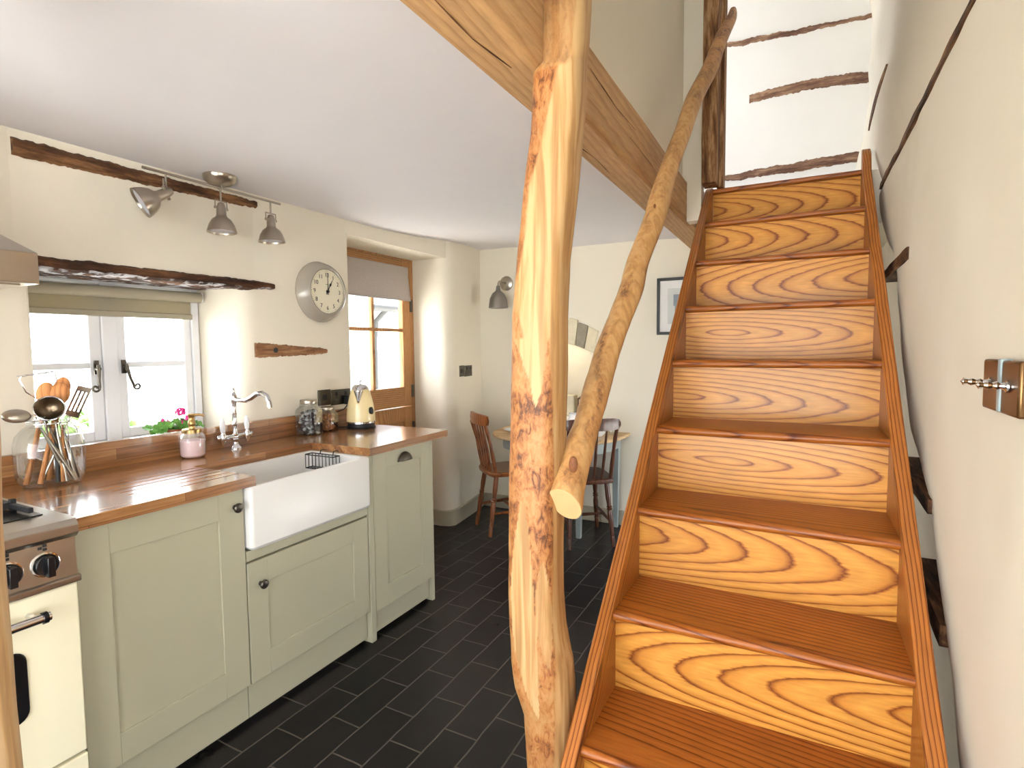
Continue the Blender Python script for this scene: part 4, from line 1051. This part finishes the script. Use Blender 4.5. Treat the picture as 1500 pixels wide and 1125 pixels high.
def post_ring(z, n):
    x, y, r = lerp_table(POSTX, z)
    out = []
    for k in range(n):
        th = 2*PI*k/n
        a = th-PHI-math.radians(22)          # hewn faces, one arris towards the stairs side
        c_, s_ = abs(math.cos(a-PI/4)), abs(math.sin(a-PI/4))
        rr = (c_**3.0+s_**3.0)**(-1/3.0)
        rr *= r*.985
        rr *= 1+.015*noise.noise(V((math.cos(th)*1.5, math.sin(th)*1.5, z*7)))+.008*noise.noise(V((math.cos(th)*4, math.sin(th)*4, z*22)))
        out.append((x+rr*math.cos(th), y+rr*math.sin(th), z))
    return out
def post_bark(p):
    x, y, r = lerp_table(POSTX, p.z)
    th = math.atan2(p.y-y, p.x-x)-PHI
    th = (th+PI) % (2*PI)-PI
    if abs(th) > PI/2: return .6
    u = math.sin(th); z = p.z
    j = .05*noise.noise(V((u*5, z*9, 3)))+.03*noise.noise(V((u*16, z*26, 8)))
    ar = lerp_table([(3, .35), (2.13, .35), (1.83, .08), (1.6, .1), (1.35, .3), (1.2, .48), (1.05, .58), (.8, .62), (.6, .45), (.4, .1), (.3, .1), (0, .1)], z)[0]
    right = 1-sm(ar-.04, ar+.02, u+j*.4)           # hewn right face is clean
    b = 1.0
    # pale flitch above, with a pointed foot
    if 1.36 < z < 1.96:
        lo = lerp_table([(1.96, -.1), (1.9, -.35), (1.83, -.55), (1.7, -.78), (1.5, -.84), (1.41, -.72), (1.36, -.6)], z)[0]
        b = 1-sm(lo-.04, lo+.06, u+j)
    elif 1.16 < z <= 1.36:
        f = (1.36-z)/.16
        half = .75*(1-f); c0 = -.12
        notch = abs(u-.32) < .2*max(0, 1-abs(z-1.27)/.13)
        b = 0 if (abs(u+j-c0) < half and not notch) else 1
        if z > 1.30 and u > .30 and not notch: b = 0
    # two pale lenses cut lower down
    t = (z-.455)/(.985-.455)
    if 0 < t < 1:
        wl = .40*math.sin(PI*t**.9)**.7
        if abs(u+j*.5+.52-.1*(1-t)) < wl: b = 0
    t = (z-.585)/(.845-.585)
    if 0 < t < 1 and abs(u+j*.5-.22) < .28*math.sin(PI*t)**.8: b = 0
    if z >= 1.96: b = .55+.5*j
    return max(0, min(1, b*right))
pg_ = G(); npz = 420; npn = 120
pg_.rings([post_ring(3.0*i/npz, npn) for i in range(npz+1)])
lp_ = mesh('log_post', pg_, LOG, org=(-.55, 1.205, 0), attr=post_bark, label='tall peeled tree trunk post standing beside the stairs', cat='post')
for (z, a) in ((1.985, .62), (1.955, .72), (1.70, .75), (1.50, .55), (1.42, .55), (1.30, .62), (1.1, .55), (.55, .55), (.50, .62)):
    x, y, r = lerp_table(POSTX, z); th = PHI+math.asin(a); d_ = V((math.cos(th), math.sin(th), 0))
    mesh('knot', G().ball(V((x, y, z))+d_*r*.93, .0042, .8, .8, 2.0, 10, 8), KNOTM, lp_)

# ------------------------------------------------------------------ branch handrail
RAIL = [(-0.333,2.991,2.969,0.0150),(-0.334,2.927,2.898,0.0240),(-0.358,2.803,2.764,0.0305),(-0.379,2.599,2.542,0.0338),(-0.413,2.427,2.354,0.0345),(-0.426,2.256,2.169,0.0318),(-0.440,2.106,2.005,0.0325),(-0.446,1.937,1.822,0.0375),(-0.445,1.885,1.765,0.0350),(-0.462,1.741,1.608,0.0337),(-0.459,1.653,1.513,0.0360),(-0.468,1.574,1.426,0.0325),(-0.476,1.499,1.345,0.0345),(-0.478,1.432,1.272,0.0348),(-0.477,1.367,1.202,0.0345),(-0.478,1.307,1.136,0.0335),(-0.481,1.251,1.075,0.0385),(-0.481,1.198,1.018,0.0405),(-0.476,1.168,0.984,0.0405),(-0.470,1.120,0.930,0.0405)]
def cat(pts, n):
    out = []
    P = [V(p[:3]) for p in pts]; R_ = [p[3] for p in pts]
    for i in range(len(P)-1):
        p0, p1, p2, p3 = P[max(i-1, 0)], P[i], P[i+1], P[min(i+2, len(P)-1)]
        for k in range(n):
            t = k/n
            q = .5*((2*p1)+(p2-p0)*t+(2*p0-5*p1+4*p2-p3)*t*t+(3*p1-p0-3*p2+p3)*t**3)
            out.append((q, R_[i]*(1-t)+R_[i+1]*t))
    out.append((P[-1], R_[-1])); return out
rl = cat(RAIL, 10)
rg_ = G(); rs = []; upv = V((1, 0, 0))
for i, (p, r) in enumerate(rl):
    t = (rl[min(i+1, len(rl)-1)][0]-rl[max(i-1, 0)][0]).normalized()
    upv = (upv-t*upv.dot(t)).normalized(); sd_ = t.cross(upv)
    rr_ = []
    for k in range(40):
        a = 2*PI*k/40
        q = r*(1+.06*noise.noise(V((math.cos(a), math.sin(a), i*.09)))+.03*noise.noise(V((math.cos(a)*3, math.sin(a)*3, i*.3))))
        rr_.append(p+upv*(q*math.cos(a))+sd_*(q*math.sin(a)))
    rs.append(rr_)
rg_.rings(rs)
def rail_bark(p):
    n_ = noise.noise(V((p.x*30, p.y*9, p.z*9)))
    b = .25+.9*sm(.25, .6, n_) + .9*sm(2.2, 2.7, p.z)*.8
    dd = (p-V((-.455, 1.165, 1.06))).length
    return max(0, min(1, b+.9*sm(.05, .02, dd)))
cutp, cutn = V((-.474, 1.158, .990)), V((-.12, -.88, -.46)).normalized()
res = bmesh.ops.bisect_plane(rg_.bm, geom=rg_.bm.verts[:]+rg_.bm.edges[:]+rg_.bm.faces[:], plane_co=cutp, plane_no=cutn, clear_outer=True)
loop_e = [e for e in res['geom_cut'] if isinstance(e, bmesh.types.BMEdge)]
vs_cut = []
e = loop_e[0]; v0 = e.verts[0]; cur = v0; left = set(loop_e)
while left:
    nx = [q for q in left if cur in q.verts]
    if not nx: break
    left.remove(nx[0]); vs_cut.append(cur.co.copy()); cur = nx[0].other_vert(cur)
bmesh.ops.contextual_create(rg_.bm, geom=loop_e)
ro = mesh('branch_handrail', rg_, RAILM, org=(-.474, 1.168, .984), attr=rail_bark, label='peeled branch handrail slanting up the left side of the stairs', cat='handrail')
cc = sum(vs_cut, V((0, 0, 0)))/len(vs_cut)
ce = G().rings([[q+cutn*.0002 for q in vs_cut], [cc+(q-cc)*.97+cutn*.0025 for q in vs_cut]])
mesh('cut_end', ce, CUTEND, ro, label='pale sawn end of the handrail', smooth=False)
for (px, py, pz, s_) in ((-.452, 1.168, 1.075, .012), (-.435, 1.852, 1.795, .0045),):
    mesh('knot', G().ball((px, py-.012, pz), s_, .9, .6, 1.6, 12, 8), KNOTM, ro)

# upright timbers at the head of the stairs
up1 = G(); rs = []
for i in range(41):
    z = 2.145+1.9*i/40; a = .006*noise.noise(V((z*4, 1, 0))); b = .008*noise.noise(V((z*4, 2, 0)))
    rs.append([(-.462+a, 2.93, z), (-.462+a, 3.04, z), (-.392+b, 3.04, z), (-.392+b, 2.935, z), (-.40+b, 2.925, z), (-.455+a, 2.925, z)])
up1.rings(rs)
mesh('stair_post', up1, UPTIMB, label='rough brown upright timber at the top left of the stairs', cat='post')
up2 = G().box(-.408, -.375, 3.045, 3.13, 2.147, 4.1)
mesh('door_jamb', up2, UPTIMB, label='narrow straight timber jamb just right of the rough upright', cat='jamb', bevel=.004)

# ------------------------------------------------------------------ staircase
SXL, SXR = -.425, .225
RISE, GO = .2145, .241
def yn(n): return 1.370+GO*(n-3)
def znn(n): return RISE*n
stc = thing('staircase', (-.1, .888, 0), 'steep varnished ash staircase climbing between the log post and the plaster wall', 'staircase')
slope = math.atan2(RISE, GO)
for s_, x0, x1 in ((-1, SXL-.034, SXL), (1, SXR, SXR+.036)):
    sg_ = G()
    pts = []
    off = .012
    yb = yn(1)-.03
    zt = lambda y: znn(1)+(y-yn(1))*RISE/GO+off
    ye = yn(10)+.02
    if s_ < 0: pts = [(yb, 0), (yb+.30, 0), (ye, zt(ye)-.32), (ye, zt(ye)-.02), (ye-.04, zt(ye-.04)), (yb, zt(yb))]
    else: pts = [(yb, 0), (yb+.30, 0), (ye+.02, zt(ye)-.32), (ye+.02, zt(ye)+.07), (ye-.03, zt(ye-.03)+.06), (ye-.06, zt(ye-.06)), (yb, zt(yb))]
    sg_.prism(pts, 0, x0, x1)
    mesh('string_board', sg_, ASHS, stc, org=(x0, yn(5), znn(5)), bevel=.004)
flips = {3, 8}
for n_ in range(1, 11):
    y, z = yn(n_), znn(n_)
    # riser below the nosing n
    yr = y+.022
    rg2 = G().box(SXL, SXR, yr, yr+.016, znn(n_-1), z-.024)
    mesh('riser', rg2, ASH, stc, org=(-.1+random.uniform(-.1, .1), yr, z-.11), flip=(n_ in flips))
    # tread / landing nosing n
    yb = yn(n_+1)+.03 if n_ < 10 else y+.06
    pr2 = [(y+.012, z-.026), (yb, z-.026), (yb, z), (y+.012, z)]
    for k in range(1, 8):
        a = PI/2+PI*k/8; pr2.append((y+.012+.013*math.cos(a), z-.013+.013*math.sin(a)))
    xl, xr = (SXL, SXR) if n_ < 10 else (SXL-.03, SXR)
    mesh('tread', G().prism(pr2, 0, xl, xr), ASHT_SHADED, stc, org=(-.1+random.uniform(-.15, .15), y+.1, z-.013))

# timbers in the wall to the right of the stairs
tb = G(); rs = []
for i in range(61):
    y = 1.2+2.05*i/60; a = .006*noise.noise(V((y*5, 3, 0))); b = .012*noise.noise(V((y*6, 7, 0)))
    zz = 2.052
    rs.append([(.299+a*.3, y, zz), (.40, y, zz), (.40, y, zz+.045+b), (.304+a*.5, y, zz+.030+b)])
tb.rings(rs)
mesh('wall_timber', tb, DARKT, label='thin dark timber running up the right wall at ceiling height', cat='timber')
tb = G(); rs = []
for i in range(13):
    t = i/12; y = 2.85+.40*t; z = 2.50-.12*t; w_ = .020*math.sin(PI*(t*.9+.05))+.004
    x = wall_right_x(y, z)-.006; rs.append([(x, y, z-w_), (.40, y, z-w_), (.40, y, z+w_), (x, y, z+w_)])
tb.rings(rs)
mesh('wall_timber', tb, DARKT, label='small dark timber sliver high on the right wall near the landing', cat='timber')
for lab, (ya, yb_), zc_, h_ in (('dark timber stub behind the right stair string, uppermost of three', (2.19, 2.95), 1.632, .040),
                                ('dark timber stub behind the right stair string, middle of three', (1.715, 2.35), .925, .038),
                                ('dark timber stub behind the right stair string, lowest of three', (1.53, 2.0), .675, .050)):
    tb = G(); rs = []
    for i in range(31):
        t = i/30; y = ya+(yb_-ya)*t; a = .004*noise.noise(V((y*6, zc_*9, 0)))
        xx = .2925+.012*t+a*.3
        rs.append([(xx, y, zc_-h_/2+a), (.46, y, zc_-h_/2), (.46, y, zc_+h_/2), (xx, y, zc_+h_/2-a)])
    tb.rings(rs)
    mesh('wall_timber', tb, DARKT, label=lab, cat='timber')

# timbers on the landing wall
for lab, p0, p1, h0, h1, cv in (('slender timber near the top of the white landing wall', (-.60, 4.0, 3.315), (.40, 4.0, 3.272), .046, .028, -.006),
                                ('short curved timber with a square left end on the white landing wall', (-.338, 4.0, 2.938), (.40, 4.0, 2.915), .066, .082, .022),
                                ('long timber low on the white landing wall just above the top step', (-.60, 4.0, 2.448), (.40, 4.0, 2.475), .046, .084, .0)):
    gg = rough_bar((p0[0], p0[1]-.012, p0[2]), (p1[0], p1[1]-.012, p1[2]), h0, h1, .03, (0, -1, 0), n=110, amp=.007, seed=h0*100, curve=cv)
    mesh('wall_timber', gg, XTIMB, label=lab, cat='timber')

# light switch on the right wall
sw = thing('light_switch', (.296, 1.25, 1.27), 'bronze light switch plate with a turned chrome toggle on the right wall', 'switch')
for i, (ya, yb_) in enumerate(((1.168, 1.256), (1.072, 1.156))):
    mesh('switch_plate', G().box(.286, .300, ya, yb_, 1.226, 1.312), plain('bronze_plate_%d' % i, lin(120, 92, 62), .3, 1, var=.05), sw, bevel=.004)
mesh('divider_strip', G().box(.284, .300, 1.154, 1.169, 1.228, 1.314), STRIP, sw, bevel=.002)
for yc in (1.212, 1.118):
    tg = G().lathe((.286, yc, 1.272), [(.010, 0), (.010, .003), (.006, .005), (.0045, .010), (.0065, .014), (.004, .019), (.0065, .025), (.004, .030), (.007, .036), (.0, .040)], 16, (-1, .12, .05))
    mesh('toggle', tg, CHROME, sw)

# foreground log at the left edge
LP = [(2.08, -1.300, .383, .07), (1.187, -1.308, .386, .068), (1.022, -1.326, .386, .068), (.909, -1.326, .384, .070), (.796, -1.322, .383, .071), (.682, -1.322, .383, .071), (.554, -1.313, .382, .072), (0, -1.295, .375, .08)]
g = G(); rs = []
for i in range(81):
    z = 2.08*i/80; x, y, r = lerp_table(LP, z)
    rs.append([(x+r*math.cos(a)*(1+.02*noise.noise(V((math.cos(a), math.sin(a), z*5)))), y+r*math.sin(a), z) for a in [2*PI*k/32 for k in range(32)]])
g.rings(rs)
mesh('log_post', g, LITLOG, org=(-1.36, .45, 0), attr=lambda p: max(0, .3*noise.noise(V((p.x*20, p.y*20, p.z*4)))), label='log post in a painted lit tone, cut off by the left edge of the view', cat='post')

# ------------------------------------------------------------------ dining corner
tb_ = thing('dining_table', (-1.6, 3.75, 0), 'small D-shaped table with a scrubbed top and blue-grey legs against the far wall', 'table')
def dshape(sc=1.0, yb=3.965, n=28):
    pts = [(-1.60-.50*sc, yb)]
    for k in range(n+1):
        a = PI+PI*k/n
        cx_, sx_ = math.cos(a), math.sin(a)
        ex = abs(cx_)**.75*(1 if cx_ > 0 else -1); ey = abs(sx_)**.75*(-1)
        pts.append((-1.60+.50*sc*ex, 3.90+.53*sc*ey))
    pts.append((-1.60+.50*sc, yb)); return pts
mesh('table_top', G().prism(dshape(), 2, .685, .708), PINE, tb_, bevel=.006)
mesh('apron', G().prism(dshape(.86, 3.95), 2, .60, .685), BLUEG, tb_)
for x, y in ((-1.20, 3.93), (-2.0, 3.93), (-1.86, 3.60), (-1.36, 3.58)):
    g = G(); g.rings([[(x-.016, y-.016, 0), (x+.016, y-.016, 0), (x+.016, y+.016, 0), (x-.016, y+.016, 0)], [(x-.027, y-.027, .60), (x+.027, y-.027, .60), (x+.027, y+.027, .60), (x-.027, y+.027, .60)], [(x-.027, y-.027, .685), (x+.027, y-.027, .685), (x+.027, y+.027, .685), (x-.027, y+.027, .685)]])
    mesh('leg', g, BLUEG, tb_, smooth=False, bevel=.002)

def chair(mat, label, loc, rz):
    t = thing('dining_chair', loc, label, 'chair', None, rz)
    K = dict(local=True)
    # seat: shield shape
    st_ = []
    for (x, y) in ((-.165, -.19), (-.10, -.205), (0, -.21), (.10, -.205), (.165, -.19), (.19, -.05), (.20, .10), (.17, .185), (.09, .21), (0, .215), (-.09, .21), (-.17, .185), (-.20, .10), (-.19, -.05)): st_.append((x, y))
    mesh('seat', G().prism(st_, 2, .425, .458), mat, t, org=(0, 0, 0), bevel=.010, seg=3, **K)
    prof = [(.013, 0), (.015, .05), (.013, .07), (.017, .075), (.013, .08), (.015, .12), (.019, .20), (.014, .235), (.020, .242), (.014, .25), (.020, .257), (.014, .265), (.018, .32), (.016, .43)]
    for (xb, yb, xt, yt) in ((-.155, -.215, -.125, -.15), (.155, -.215, .125, -.15), (-.18, .20, -.14, .14), (.18, .20, .14, .14)):
        a, b = V((xb, yb, 0)), V((xt, yt, .44)); l = (b-a).length
        mesh('leg', G().lathe(a, [(r, z*l/.43) for r, z in prof], 16, b-a), mat, t, org=(0, 0, 0), **K)
    sr = G()
    for s in (-1, 1): sr.tube([(s*.145, -.20, .16), (s*.158, 0, .165), (s*.168, .185, .17)], [.008, .013, .008], 10)
    sr.tube([(-.156, 0, .165), (0, 0, .165), (.156, 0, .165)], [.008, .012, .008], 10)
    mesh('stretcher', sr, mat, t, org=(0, 0, 0), **K)
    for s in (-1, 1):
        sp = [(s*.150, -.165, .45), (s*.154, -.185, .56), (s*.157, -.205, .66), (s*.160, -.225, .74), (s*.163, -.245, .80)]
        mesh('back_post', G().tube(sp, [.013, .015, .011, .014, .012], 12), mat, t, org=(0, 0, 0), **K)
    for x in (-.09, -.03, .03, .09):
        mesh('spindle', G().tube([(x*.9, -.18, .45), (x, -.205, .60), (x*1.05, -.245, .80)], [.008, .0105, .007], 10), mat, t, org=(0, 0, 0), **K)
    cr_ = G(); rs_ = []
    for i in range(25):
        u_ = -1+2*i/24; x = u_*.195; y = -.262+.030*u_*u_*1.0; hh = .040*(1-.35*abs(u_)**6); z = .832
        e_ = .4 if abs(u_) == 1 else 1
        rs_.append([(x, y-.011*e_, z-hh*e_), (x, y+.011*e_, z-hh*e_), (x, y+.013*e_, z), (x, y+.009*e_, z+hh*e_), (x, y-.009*e_, z+hh*e_), (x, y-.013*e_, z)])
    cr_.rings(rs_)
    mesh('crest_rail', cr_, mat, t, org=(0, 0, 0), **K)
    return t
chair(CHAIRW, 'brown spindle-back wooden chair at the left side of the table', (-1.905, 3.585, 0), math.radians(-41))
chair(CHAIRD, 'dark spindle-back wooden chair with its back to the stairs, right of the log post', (-1.345, 3.60, 0), math.radians(38))

ZT = .708
mesh('plate', G().lathe((-1.86, 3.66, ZT), [(.0, .002), (.05, .0), (.06, .004), (.115, .020), (.118, .022), (.112, .022), (.06, .008), (.0, .007)], 36), CHINA, label='white dinner plate on the left side of the table', cat='plate')
mesh('tumbler', G().lathe((-1.90, 3.84, ZT), [(.0, .004), (.03, .0), (.034, .004), (.040, .11), (.038, .11)], 28, cap1=False), JGLASS, label='clear glass tumbler at the back left of the table', cat='glass')
mesh('bowl', G().lathe((-1.27, 3.72, ZT), [(.0, .0), (.035, .0), (.04, .006), (.085, .055), (.09, .062), (.086, .062), (.04, .014), (.0, .012)], 34), CHINA, label='white china bowl on the right side of the table', cat='bowl')
mesh('tumbler', G().lathe((-1.20, 3.86, ZT), [(.0, .004), (.03, .0), (.034, .004), (.040, .11), (.038, .11)], 28, cap1=False), JGLASS, label='clear glass tumbler at the back right of the table', cat='glass')
mesh('jug', G().lathe((-1.50, 3.88, ZT), [(.0, 0), (.05, 0), (.065, .03), (.066, .06), (.05, .10), (.045, .125), (.05, .135), (.046, .135), (.0, .05)], 30), CHINA, label='white china jug at the middle back of the table', cat='jug')
mesh('table_knife', G().box(-1.215, -1.20, 3.50, 3.66, ZT+.0005, ZT+.003), STEEL, label='steel table knife lying at the right edge of the table', cat='knife', bevel=.001)

# stone arch ring on the far wall
sa = thing('stone_arch', (AX, 3.99, AZ), 'exposed pale stone arch over the hearth recess in the far wall', 'arch')
nst = 9
for k in range(nst):
    u0, u1 = -1.08+2.16*k/nst+.006, -1.08+2.16*(k+1)/nst-.006
    pts = []
    for q in range(5):
        u_ = u0+(u1-u0)*q/4; x = AX+AW*u_; pts.append((x, AZ+AR*(1-u_*u_)+.002))
    for q in range(5):
        u_ = u1+(u0-u1)*q/4; x = AX+AW*u_*1.13; pts.append((x, AZ+AR*1.35*(1-u_*u_*.9)+.165+.012*math.sin(k*2.3)))
    mesh('voussoir', G().prism(pts, 1, 3.982, 4.03), STONEG if k == 7 else STONE, sa, bevel=.006)
bo_ = G().box(-1.70, -1.58, 4.05, 4.14, AF, AF+.16)
mesh('stone_block', bo_, STONE, label='squared pale stone block standing in the hearth recess', cat='stone', bevel=.006)
mesh('candle_lantern', G().box(-1.555, -1.49, 4.07, 4.13, AF, AF+.01).box(-1.555, -1.547, 4.07, 4.078, AF, AF+.13).box(-1.498, -1.49, 4.07, 4.078, AF, AF+.13).box(-1.555, -1.547, 4.122, 4.13, AF, AF+.13).box(-1.498, -1.49, 4.122, 4.13, AF, AF+.13).box(-1.555, -1.49, 4.07, 4.13, AF+.13, AF+.14).lathe((-1.5225, 4.10, AF+.14), [(.03, 0), (.012, .02), (.004, .025)], 12).box(-1.54, -1.505, 4.085, 4.115, AF+.01, AF+.09), DARKT, label='small brown lantern beside the stone block in the recess', cat='lantern')

# wall light
wl_ = thing('wall_light', (-2.14, 4.0, 1.86), 'nickel wall light with a dark bell shade left of the log post', 'wall light')
mesh('back_plate', G().lathe((-2.14, 4.0, 1.86), [(.058, 0), (.058, .008), (.050, .014), (.0, .016)], 32, (0, -1, 0)), NICKEL, wl_)
mesh('arm', G().tube([(-2.14, 3.99, 1.86), (-2.14, 3.92, 1.868), (-2.145, 3.885, 1.866), (-2.15, 3.876, 1.85), (-2.15, 3.876, 1.80)], [.006, .006, .007, .007, .010], 12), NICKEL, wl_)
mesh('shade', G().lathe((-2.15, 3.876, 1.80), [(.014, .03), (.018, .0), (.022, -.01), (.048, -.03), (.068, -.07), (.076, -.125), (.078, -.145), (.074, -.143), (.062, -.07), (.040, -.03), (.0, -.02)], 32), SHADEM, wl_)
mesh('bulb', G().ball((-2.15, 3.876, 1.725), .028, 1, 1, 1.2), LAMPW, wl_)

# framed picture
pf = thing('framed_picture', (-.74, 4.0, 1.62), 'black framed picture on the far wall half hidden by the stairs', 'picture')
px0, px1, pz0, pz1 = -.920, -.560, 1.420, 1.818
fg = G()
for a in ((px0, px0+.02, pz0, pz1), (px1-.02, px1, pz0, pz1)): fg.box(a[0], a[1], 3.975, 3.999, a[2], a[3])
fg.box(px0+.02, px1-.02, 3.975, 3.999, pz0, pz0+.02); fg.box(px0+.02, px1-.02, 3.975, 3.999, pz1-.02, pz1)
mesh('frame', fg, FRAMEB, pf, bevel=.002)
mesh('mount', G().box(px0+.015, px1-.015, 3.986, 3.992, pz0+.015, pz1-.015), MOUNT, pf)
mesh('print', G().box(px0+.075, px1-.075, 3.984, 3.987, pz0+.075, pz1-.075), PRINT, pf)
g = G(); g.box(-.805, -.765, 3.982, 3.985, 1.62, 1.70).box(-.795, -.785, 3.982, 3.985, 1.55, 1.62).box(-.76, -.70, 3.982, 3.985, 1.58, 1.66)
mesh('print_motif', g, PRINTD, pf)

# ------------------------------------------------------------------ garden outside
structure('ground_outside', G().box(-20, 16, -16, 20, -.3, -.2), BOUNCEG, org=(-6, 3, -.2), smooth=False)
ob_ = thing('outbuilding', (-7.2, 8.2, -.15), 'pale rendered outbuilding with a slate roof seen through the door glass', 'building')
mesh('wall', G().box(-9, -6.3, 6.6, 11, -.15, 2.05), RENDERM, ob_)
mesh('roof', G().prism([(-6.0, 2.0), (-6.0, 2.08), (-7.6, 3.0), (-9.3, 2.1), (-9.3, 2.0)], 1, 6.75, 11.2), ROOFM, ob_)
mesh('gutter', G().tube([(-5.98, 6.7, 2.0), (-5.98, 11.2, 2.0)], .06, 12).tube([(-5.98, 7.05, 1.98), (-6.2, 7.05, 1.8), (-6.25, 7.05, 1.5), (-6.25, 7.05, -.1)], .045, 10), BLACKM, ob_)
random.seed(3)
for i, (x, y, s, lab) in enumerate(((-5.4, 3.6, .42, 'rounded green bush low outside the right casement'), (-6.6, 3.0, .5, 'larger pale green bush further out in the garden'))):
    b_ = G()
    for k in range(420):
        dd = V((random.gauss(0, 1), random.gauss(0, 1), random.gauss(0, 1))).normalized()*s*(.75+.25*random.random())
        c = V((x, y, -.15+s*.85))+V((dd.x, dd.y, dd.z*.85))
        if c.z < -.14: c.z = -.14+.1*random.random()
        rot = Matrix.Rotation(random.random()*6, 3, V((random.random(), random.random(), .3)).normalized())
        b_.ball(c, .07*s/.42, 1, .6, .2, 6, 4, rot)
    mesh('garden_bush', b_, HEDGE, label=lab, cat='bush')

# ------------------------------------------------------------------ light
w = bpy.data.worlds.new('sky'); SC.world = w; w.use_nodes = True
bgn = w.node_tree.nodes['Background']; bgn.inputs[0].default_value = (.89, .945, 1.0, 1); bgn.inputs[1].default_value = 7.0
sl_ = bpy.data.lights.new('sun', 'SUN'); sl_.energy = 36; sl_.angle = .02; sl_.color = (1, .97, .93)
so_ = bpy.data.objects.new('sun', sl_); COL.objects.link(so_); so_.location = (-3, 12, 14); so_.rotation_euler = (-math.radians(22), 0, 0)
def portal(name, loc, rot, sx, sy):
    l = bpy.data.lights.new(name, 'AREA'); l.shape = 'RECTANGLE'; l.size = sx; l.size_y = sy; l.cycles.is_portal = True
    o = bpy.data.objects.new(name, l); COL.objects.link(o); o.location = loc; o.rotation_euler = rot; return o
portal('kitchen_window_daylight', (-2.69, 1.315, 1.29), (0, -PI/2, 0), .75, .78)
portal('door_daylight', (-2.70, 2.95, 1.46), (0, -PI/2, 0), .85, .75)
portal('added_back_daylight', (-.875, -1.80, 1.11), (PI/2, 0, 0), 3.25, 1.75)  # portal of the added opening behind the camera
portal('added_side_daylight', (2.1, -.675, 1.29), (0, PI/2, 0), 1.4, 1.17)  # portal of the added side opening, out of view
portal('added_landing_daylight', (-1.68, 3.5, 2.975), (0, -PI/2, 0), .95, .70)  # guides sky light through the added landing opening
portal('added_stair_foot_daylight', (.72, 3.315, .765), (0, PI/2, 0), 1.23, 1.13)  # guides sky light through the added opening under the stairs
portal('added_stairwell_daylight', (-.075, .34, 3.6), (PI/2, 0, 0), .45, .60)  # portal of the added high stairwell opening

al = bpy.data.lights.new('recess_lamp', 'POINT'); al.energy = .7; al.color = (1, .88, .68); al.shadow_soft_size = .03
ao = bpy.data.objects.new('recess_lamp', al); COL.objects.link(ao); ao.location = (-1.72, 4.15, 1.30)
# ------------------------------------------------------------------ camera
cam = bpy.data.cameras.new('camera'); co = bpy.data.objects.new('camera', cam); COL.objects.link(co)
F_ = 809.13; pit, yaw, rol = .0659253723, .483205611, -.00968591927
f = V((-math.sin(yaw)*math.cos(pit), math.cos(yaw)*math.cos(pit), -math.sin(pit)))
ri = V((math.cos(yaw), math.sin(yaw), 0)); upv = ri.cross(f)
r2 = ri*math.cos(rol)+upv*math.sin(rol); u2 = -ri*math.sin(rol)+upv*math.cos(rol)
co.matrix_world = Matrix(((r2.x, u2.x, -f.x, 0), (r2.y, u2.y, -f.y, 0), (r2.z, u2.z, -f.z, 1.34), (0, 0, 0, 1)))
cam.sensor_width = 36; cam.lens = F_/1500*36; cam.clip_start = .02
SC.camera = co
vs_ = SC.view_settings
vs_.view_transform = 'Standard'; vs_.look = 'None'; vs_.gamma = 1; vs_.use_curve_mapping = False; vs_.exposure = 0.4
